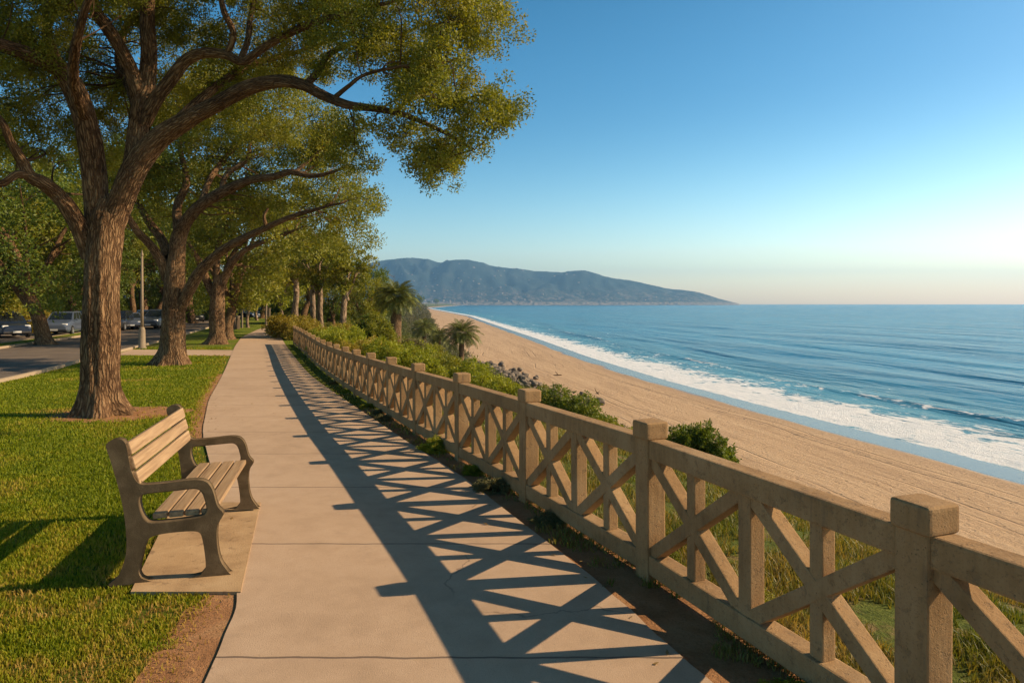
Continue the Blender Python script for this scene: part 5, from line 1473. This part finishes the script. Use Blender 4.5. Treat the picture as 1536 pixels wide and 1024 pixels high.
def car_proto(kind):
    """car pointing to +x, origin on the ground under its middle; returns list of (name, mesh, matkey, location, children)"""
    suv = kind != 'sedan'
    sh = 1.02 if suv else 0.93; roof = 1.72 if kind == 'van' else (1.66 if suv else 1.44); hood = 1.0 if suv else 0.88
    bm = bmesh.new()
    loft(bm, [(-2.25, 0.72, 0.80, 0.42, 0.72, 0.95 * sh, 0.72), (-2.15, 0.80, 0.88, 0.26, 0.80, sh, 0.82), (-1.2, 0.84, 0.92, 0.22, 0.86, sh, 0.84), (0.7, 0.84, 0.92, 0.22, 0.86, sh, 0.84),
              (1.0, 0.84, 0.92, 0.22, 0.84, hood + 0.02, 0.82), (1.85, 0.80, 0.88, 0.24, 0.76, hood - 0.08, 0.76), (2.18, 0.70, 0.80, 0.30, 0.66, hood - 0.20, 0.66), (2.26, 0.62, 0.70, 0.38, 0.58, hood - 0.3, 0.58)])
    bmesh.ops.recalc_face_normals(bm, faces=bm.faces)
    body = bpy.data.meshes.new('body'); bm.to_mesh(body); bm.free()
    xr = {'sedan': (-1.75, -0.95, 0.15, 1.05), 'suv': (-2.1, -1.75, 0.1, 0.98), 'van': (-2.14, -1.9, 0.35, 1.3)}[kind]
    def cabin(name, inset, z0, z1, shrink):
        bm = bmesh.new()
        a, b, c, d = xr; rows = []
        for f in (0.0, 0.55, 0.93, 1.0):
            z = z0 + (z1 - z0) * f; g = min(f, 0.93) / 0.93
            x0 = a + (b - a) * g; x1 = d + (c - d) * g
            if f == 1.0: x0 += 0.10; x1 -= 0.12
            w = 0.83 - 0.17 * g - (0.06 if f == 1.0 else 0) + inset
            rows.append([bm.verts.new(p) for p in ((x0 - inset, -w, z), (x1 + inset, -w, z), (x1 + inset, w, z), (x0 - inset, w, z))])
        for A, B in zip(rows, rows[1:]):
            for k in range(4): bm.faces.new((A[k], A[(k + 1) % 4], B[(k + 1) % 4], B[k]))
        bm.faces.new(rows[-1])
        me = bpy.data.meshes.new(name); bm.to_mesh(me); bm.free(); return me
    cab = cabin('cabin', 0.0, sh - 0.03, roof, 0)
    # window panes set just proud of the cabin
    def panes(which):
        bm = bmesh.new(); a, b, c, d = xr; z0 = sh - 0.03
        def at(x_f, side, f):
            g = f / 0.93; x0 = a + (b - a) * g; x1 = d + (c - d) * g; w = 0.83 - 0.17 * g
            return x0, x1, w, z0 + (roof - z0) * f
        lo, hi = 0.12, 0.86
        x0l, x1l, wl, zl = at(0, 0, lo); x0h, x1h, wh, zh = at(0, 0, hi); e = 0.006
        if which == 'windscreen':
            q = [(x1l + e, -wl + .09, zl), (x1l + e, wl - .09, zl), (x1h + e, wh - .07, zh), (x1h + e, -wh + .07, zh)]
            bm.faces.new([bm.verts.new(p) for p in q])
        elif which == 'rear_window':
            q = [(x0l - e, -wl + .1, zl), (x0l - e, wl - .1, zl), (x0h - e, wh - .08, zh), (x0h - e, -wh + .08, zh)]
            bm.faces.new([bm.verts.new(p) for p in q])
        else:
            s, k, n = which[1], which[2], (3 if kind != 'sedan' else 2)
            if True:
                if True:
                    f0 = k / n + 0.03; f1 = (k + 1) / n - 0.02
                    L0, L1 = x0l + .1, x1l - .12; H0, H1 = x0h + .06, x1h - .08
                    q = [(L0 + (L1 - L0) * f0, s * (wl + e), zl), (L0 + (L1 - L0) * f1, s * (wl + e), zl), (H0 + (H1 - H0) * f1, s * (wh + e), zh), (H0 + (H1 - H0) * f0, s * (wh + e), zh)]
                    bm.faces.new([bm.verts.new(p) for p in q])
        me = bpy.data.meshes.new(which if isinstance(which, str) else which[0]); bm.to_mesh(me); bm.free(); return me
    def box(name, size, bev=0.02):
        bm = bmesh.new(); bm_box(bm, size, (0, 0, 0), None, bev); me = bpy.data.meshes.new(name); bm.to_mesh(me); bm.free(); return me
    def lathe_me(name, prof, seg=22):
        bm = bmesh.new(); bm_lathe(bm, prof, seg); bmesh.ops.rotate(bm, verts=bm.verts, matrix=Matrix.Rotation(PI / 2, 3, 'X')); bmesh.ops.recalc_face_normals(bm, faces=bm.faces)
        me = bpy.data.meshes.new(name); bm.to_mesh(me); bm.free(); return me
    tyre = lathe_me('tyre', [(0.20, -0.10), (0.31, -0.11), (0.34, -0.07), (0.34, 0.07), (0.31, 0.11), (0.20, 0.10)])
    rim = lathe_me('rim', [(0.03, -0.112), (0.2, -0.104), (0.215, -0.115), (0.215, 0.115), (0.2, 0.104), (0.03, 0.112)])
    hl = box('headlight', (0.22, 0.34, 0.15), 0.05); tl = box('tail_light', (0.08, 0.2, 0.26), 0.02)
    parts = [('body', body, 'PAINT', (0, 0, 0)), ('cabin', cab, 'PAINT', (0, 0, 0)), ('windscreen', panes('windscreen'), 'glass', (0, 0, 0)),
             ('rear_window', panes('rear_window'), 'glass', (0, 0, 0)),
             ('grille', box('grille', (0.05, 0.8, 0.16)), 'trim', (2.22, 0, 0.55)), ('bumper', box('bumper', (0.16, 1.5, 0.14), 0.04), 'trim', (2.2, 0, 0.36)), ('bumper', box('bumper', (0.14, 1.6, 0.16), 0.04), 'trim', (-2.24, 0, 0.42)),
             ('number_plate', box('number_plate', (0.02, 0.46, 0.12), 0.004), 'plate', (2.29, 0, 0.40)), ('number_plate', box('number_plate', (0.02, 0.46, 0.12), 0.004), 'plate', (-2.29, 0, 0.62))]
    for s in (-1, 1):
        for k in range(3 if kind != 'sedan' else 2): parts.append(('side_window', panes(('side_window', s, k)), 'glass', (0, 0, 0)))
        parts += [('headlight', hl, 'lens', (2.08, s * 0.60, hood - 0.24)), ('tail_light', tl, 'red', (-2.2, s * 0.70, 0.82)), ('side_mirror', box('side_mirror', (0.12, 0.2, 0.14), 0.03), 'PAINT', (xr[3] - 0.25, s * 1.0, sh + 0.06))]
        for x in (-1.38, 1.4): parts.append(('wheel', tyre, 'tyre', (x, s * 0.83, 0.34)))
    return parts, rim
CP = {k: car_proto(k) for k in ('sedan', 'suv', 'van')}
def place_car(kind, px, d, deg, paint, label, scale=1.0):
    parts, rim = CP[kind]
    x = (px - 768) / 1000.0 * d
    t = thing('parked_car', label, 'car', (x, d, float(zg(d)) + 0.006), math.radians(deg), 'cars parked beyond the road'); t.scale = (scale,) * 3
    for nm, me, mk, loc in parts:
        o = bpy.data.objects.new(nm, me); C.objects.link(o); o.parent = t; o.location = loc
        if not len(me.materials): me.materials.append(None)
        o.material_slots[0].link = 'OBJECT'; o.material_slots[0].material = PAINT[paint] if mk == 'PAINT' else M[mk]
        if nm == 'wheel':
            r = bpy.data.objects.new('rim', rim); C.objects.link(r); r.parent = o
            if not len(rim.materials): rim.materials.append(M['rim'])
    return t
place_car('van', 9, 44.5, -38, 'navy', 'dark blue van at the left edge, nearest of the parked cars')
place_car('suv', 95, 48.5, -70, 'silver', 'silver blue car facing the road, between the leaning tree and the great trunk')
place_car('suv', 124, 53.5, -72, 'navy', 'dark blue car half hidden by the great trunk, behind the silver car')
place_car('suv', 176, 56, -74, 'black', 'black car just right of the great trunk')
place_car('sedan', 197, 58.5, -60, 'silver', 'pale silver car left of the lamp post')
place_car('suv', 219, 60.5, -66, 'blue', 'teal blue car right behind the lamp post')
place_car('van', 238, 60, -84, 'slate', 'dark boxy car right of the lamp post, left of the second trunk')
place_car('sedan', 292, 82, -60, 'black', 'dark car seen between the second and third trunks')
place_car('sedan', 366, 96, -20, 'navy', 'dark blue car far off beyond the litter bins')
place_car('sedan', 392, 112, -10, 'blue', 'blue car far off at the end of the lawn')
place_car('sedan', 378, 114, -10, 'silver', 'silver car far off at the end of the lawn')
# hedge-like bushes behind the cars
GH = 'bushes behind the car park'
for (px, d, lab, lm, kd, sc) in [(47, 51, 'golden bush between the dark van and the leaning tree', 'leaf_gold', 'big', 1.15), (22, 60, 'dark bush behind the dark van', 'leaf_dark', 'big', 1.7), (80, 62, 'green bush behind the leaning tree', 'leaf', 'big', 1.6),
                                 (112, 66, 'dark bush behind the silver car', 'leaf_dark', 'big', 1.6), (150, 68, 'dark bush hidden behind the great trunk', 'leaf_dark', 'big', 1.7), (186, 72, 'dark bush behind the black car', 'leaf_dark', 'big', 1.7),
                                 (222, 74, 'dark bush behind the teal blue car', 'leaf_dark', 'big', 1.7), (258, 80, 'dark bush behind the second trunk', 'leaf_dark', 'big', 1.7), (292, 92, 'dark bush behind the far dark car', 'leaf_dark', 'big', 1.9), (318, 98, 'dark bush deep behind the third trunk', 'leaf_dark', 'big', 1.9),
                                 (350, 104, 'dark bush far behind the litter bins', 'leaf_dark', 'big', 1.9), (402, 124, 'dark bush closing the far lawn, left one', 'leaf_dark', 'big', 1.9), (430, 78, 'dark bush far behind the tawny bush', 'leaf_dark', 'big', 1.5), (460, 84, 'dark bush behind the gum trunks', 'leaf_dark', 'big', 1.6), (490, 86, 'dark bush behind the rightmost gum tree', 'leaf_dark', 'big', 1.6)]:
    pshrub(kd, px, d, lab, lm, sc, px * 0.7, GH)

# ------------------------------------------------------------------ the far shore: trees and houses
def far_tree_proto(seed, H, R, palmy=False):
    rg = np.random.default_rng(seed); ts = TubeSet()
    ts.add([(0, 0, -2), (0.3, 0, H * 0.5), (0.1, 0, H * 0.9)], [0.35, 0.28, 0.12], 6, sub=3)
    n = 14; v = rg.normal(size=(n, 3)); v /= np.linalg.norm(v, axis=1, keepdims=True)
    c = v * np.array((R, R, H * (0.12 if palmy else 0.3))) * rg.uniform(0.4, 1, (n, 1)) + np.array((0, 0, H * (0.92 if palmy else 0.68)))
    V, sp = clump_leaves(c, np.full(n, R * 0.5), np.full(n, 60), 0.9, 0.5, rg, sprigs=6)
    return ts.mesh('trunk'), leaf_mesh('crown', V)
FT = [far_tree_proto(201, 19, 4.5), far_tree_proto(202, 15, 5.5), far_tree_proto(203, 22, 2.6, True), far_tree_proto(204, 13, 5)]
rr = random.Random(12)
for k in range(90):
    d = 1450 * (3600 / 1450.0) ** (rr.random() ** 1.1)
    w = float(water_x(d)); x = w - 38 - rr.random() ** 1.3 * 170 * d / 2000.0
    tm, cm = FT[rr.choice((0, 1, 1, 2, 3))]
    t = thing('shore_tree', 'small dark tree in the row on the far shore below the hills', 'tree', (x, d, float(zland(x, d))), rr.uniform(0, 6), 'trees along the far shore')
    s = rr.uniform(1.0, 1.9) * (1.0 if d < 2600 else 1.3); t.scale = (s, s, s)
    for nm, me, mm in (('trunk', tm, 'bark'), ('crown', cm, 'leaf_dark')):
        o = bpy.data.objects.new(nm, me); C.objects.link(o); o.parent = t
        if not len(me.materials): me.materials.append(M[mm])
M['hwall'] = mat_plain('house_wall', (0.5, 0.45, 0.39), 0.8, 0.2, 0, 0, 1, 0.2)
M['hroof'] = mat_plain('house_roof', (0.3, 0.16, 0.1), 0.9, 0.1, 0, 0, 1, 0.3)
bm = bmesh.new(); bm_box(bm, (26, 16, 12), (0, 0, 4)); wall_me = bpy.data.meshes.new('wall'); bm.to_mesh(wall_me); bm.free(); wall_me.materials.append(M['hwall'])
bm = bmesh.new()
A = [bm.verts.new(p) for p in ((-14, -9, 10.01), (14, -9, 10.01), (14, 9, 10.01), (-14, 9, 10.01))]; B = [bm.verts.new(p) for p in ((-9, 0, 14), (9, 0, 14))]
for f in ((A[0], A[1], B[1], B[0]), (A[2], A[3], B[0], B[1]), (A[1], A[2], B[1]), (A[3], A[0], B[0]), (A[3], A[2], A[1], A[0])): bm.faces.new(f)
roof_me = bpy.data.meshes.new('roof'); bm.to_mesh(roof_me); bm.free(); roof_me.materials.append(M['hroof'])
for k in range(150):
    px = rr.uniform(640, 1040) if k < 80 else rr.uniform(580, 800)
    y = 5960 + 900 * rr.random() ** 2.0 * (0.35 if px > 900 else 1)
    x = (px - 768) / 1000.0 * y
    t = thing('hillside_house', 'pale house, a bright speck on the lower slope of the far hills', 'house', (x, y, hill_z(x, y)), rr.uniform(-.6, .6), 'houses on the far hillside')
    s = rr.uniform(0.3, 0.85); t.scale = (s, s, s)
    for nm, me in (('wall', wall_me), ('roof', roof_me)):
        o = bpy.data.objects.new(nm, me); C.objects.link(o); o.parent = t

# ------------------------------------------------------------------ haze, sky, sun, camera
bm = bmesh.new(); bm_box(bm, (24000, 10300, 520), (500, 5020, 240))
hz = bm_obj('haze', bm, None); hz['kind'] = 'stuff'; hz['label'] = 'thin pale sea haze lying over the bay'
hm = bpy.data.materials.new('haze'); hm.use_nodes = True; hm.node_tree.nodes.clear()
ho = hm.node_tree.nodes.new('ShaderNodeOutputMaterial'); hv = hm.node_tree.nodes.new('ShaderNodeVolumePrincipled')
hv.inputs['Color'].default_value = (0.29, 0.61, 1.0, 1); hv.inputs['Density'].default_value = 1.08e-4; hv.inputs['Anisotropy'].default_value = 0.3
hm.node_tree.links.new(hv.outputs[0], ho.inputs['Volume']); hz.data.materials.append(hm)
hm.cycles.homogeneous_volume = True

SUN_EL = math.radians(31); SUN_AZ = math.atan2(1.0, 0.13)          # azimuth from +Y towards +X
w = bpy.data.worlds.new('World'); scene.world = w; w.use_nodes = True
nt = w.node_tree; nt.nodes.clear()
wo = nt.nodes.new('ShaderNodeOutputWorld'); bg = nt.nodes.new('ShaderNodeBackground'); sky = nt.nodes.new('ShaderNodeTexSky')
sky.sky_type = 'NISHITA'; sky.sun_disc = False; sky.sun_elevation = SUN_EL; sky.sun_rotation = SUN_AZ
sky.altitude = 10; sky.air_density = 1.0; sky.dust_density = 0.7; sky.ozone_density = 2.0
hs = nt.nodes.new('ShaderNodeHueSaturation'); hs.inputs['Saturation'].default_value = 1.42; hs.inputs['Hue'].default_value = 0.487
tc = nt.nodes.new('ShaderNodeTexCoord'); sp_ = nt.nodes.new('ShaderNodeSeparateXYZ'); nt.links.new(tc.outputs['Generated'], sp_.inputs[0])
def wmap(sock, a, b, lo, hi):
    m = nt.nodes.new('ShaderNodeMapRange'); m.interpolation_type = 'SMOOTHSTEP'; nt.links.new(sock, m.inputs['Value'])
    for k_, v_ in (('From Min', a), ('From Max', b), ('To Min', lo), ('To Max', hi)): m.inputs[k_].default_value = v_
    return m.outputs[0]
mu = nt.nodes.new('ShaderNodeMath'); mu.operation = 'MULTIPLY'
nt.links.new(wmap(sp_.outputs[2], 0.0, 0.30, 1, 0), mu.inputs[0]); nt.links.new(wmap(sp_.outputs[0], -0.35, 0.6, 0.45, 1), mu.inputs[1])
mx = nt.nodes.new('ShaderNodeMix'); mx.data_type = 'RGBA'; mx.blend_type = 'MULTIPLY'
nt.links.new(mu.outputs[0], mx.inputs[0]); mx.inputs[7].default_value = (2.2, 1.86, 1.55, 1)
bg.inputs['Strength'].default_value = 0.098
nt.links.new(sky.outputs[0], hs.inputs['Color']); nt.links.new(hs.outputs[0], mx.inputs[6]); zen = nt.nodes.new('ShaderNodeMix'); zen.data_type = 'RGBA'; zen.blend_type = 'MULTIPLY'; zen.inputs[0].default_value = 1.0
zc = nt.nodes.new('ShaderNodeCombineColor'); zf = wmap(sp_.outputs[2], 0.25, 0.85, 1.0, 0.33)
for k_ in range(3): nt.links.new(zf, zc.inputs[k_])
nt.links.new(mx.outputs[2], zen.inputs[6]); nt.links.new(zc.outputs[0], zen.inputs[7]); nt.links.new(zen.outputs[2], bg.inputs[0]); nt.links.new(bg.outputs[0], wo.inputs[0])
sl = bpy.data.lights.new('sun', 'SUN'); sl.energy = 5.0; sl.angle = math.radians(0.5); sl.color = (1.0, 0.76, 0.49)
so = bpy.data.objects.new('sun', sl); C.objects.link(so)
sd = Vector((math.sin(SUN_AZ) * math.cos(SUN_EL), math.cos(SUN_AZ) * math.cos(SUN_EL), math.sin(SUN_EL)))
so.rotation_euler = sd.to_track_quat('Z', 'Y').to_euler(); so.location = sd * 50

cam = bpy.data.cameras.new('camera'); co = bpy.data.objects.new('camera', cam); C.objects.link(co)
co.location = (0, 0, HCAM); co.rotation_euler = (PI / 2, 0, 0)
cam.sensor_width = 36; cam.lens = 36 * 1000 / 1536.0; cam.shift_y = -57 / 1536.0
cam.clip_start = 0.05; cam.clip_end = 60000
scene.camera = co
scene.view_settings.view_transform = 'Standard'; scene.view_settings.look = 'None'
scene.view_settings.exposure = 0.62; scene.view_settings.gamma = 1.0
scene.cycles.use_denoising = True
scene.cycles.max_bounces = 8; scene.cycles.transparent_max_bounces = 4; scene.cycles.volume_bounces = 0
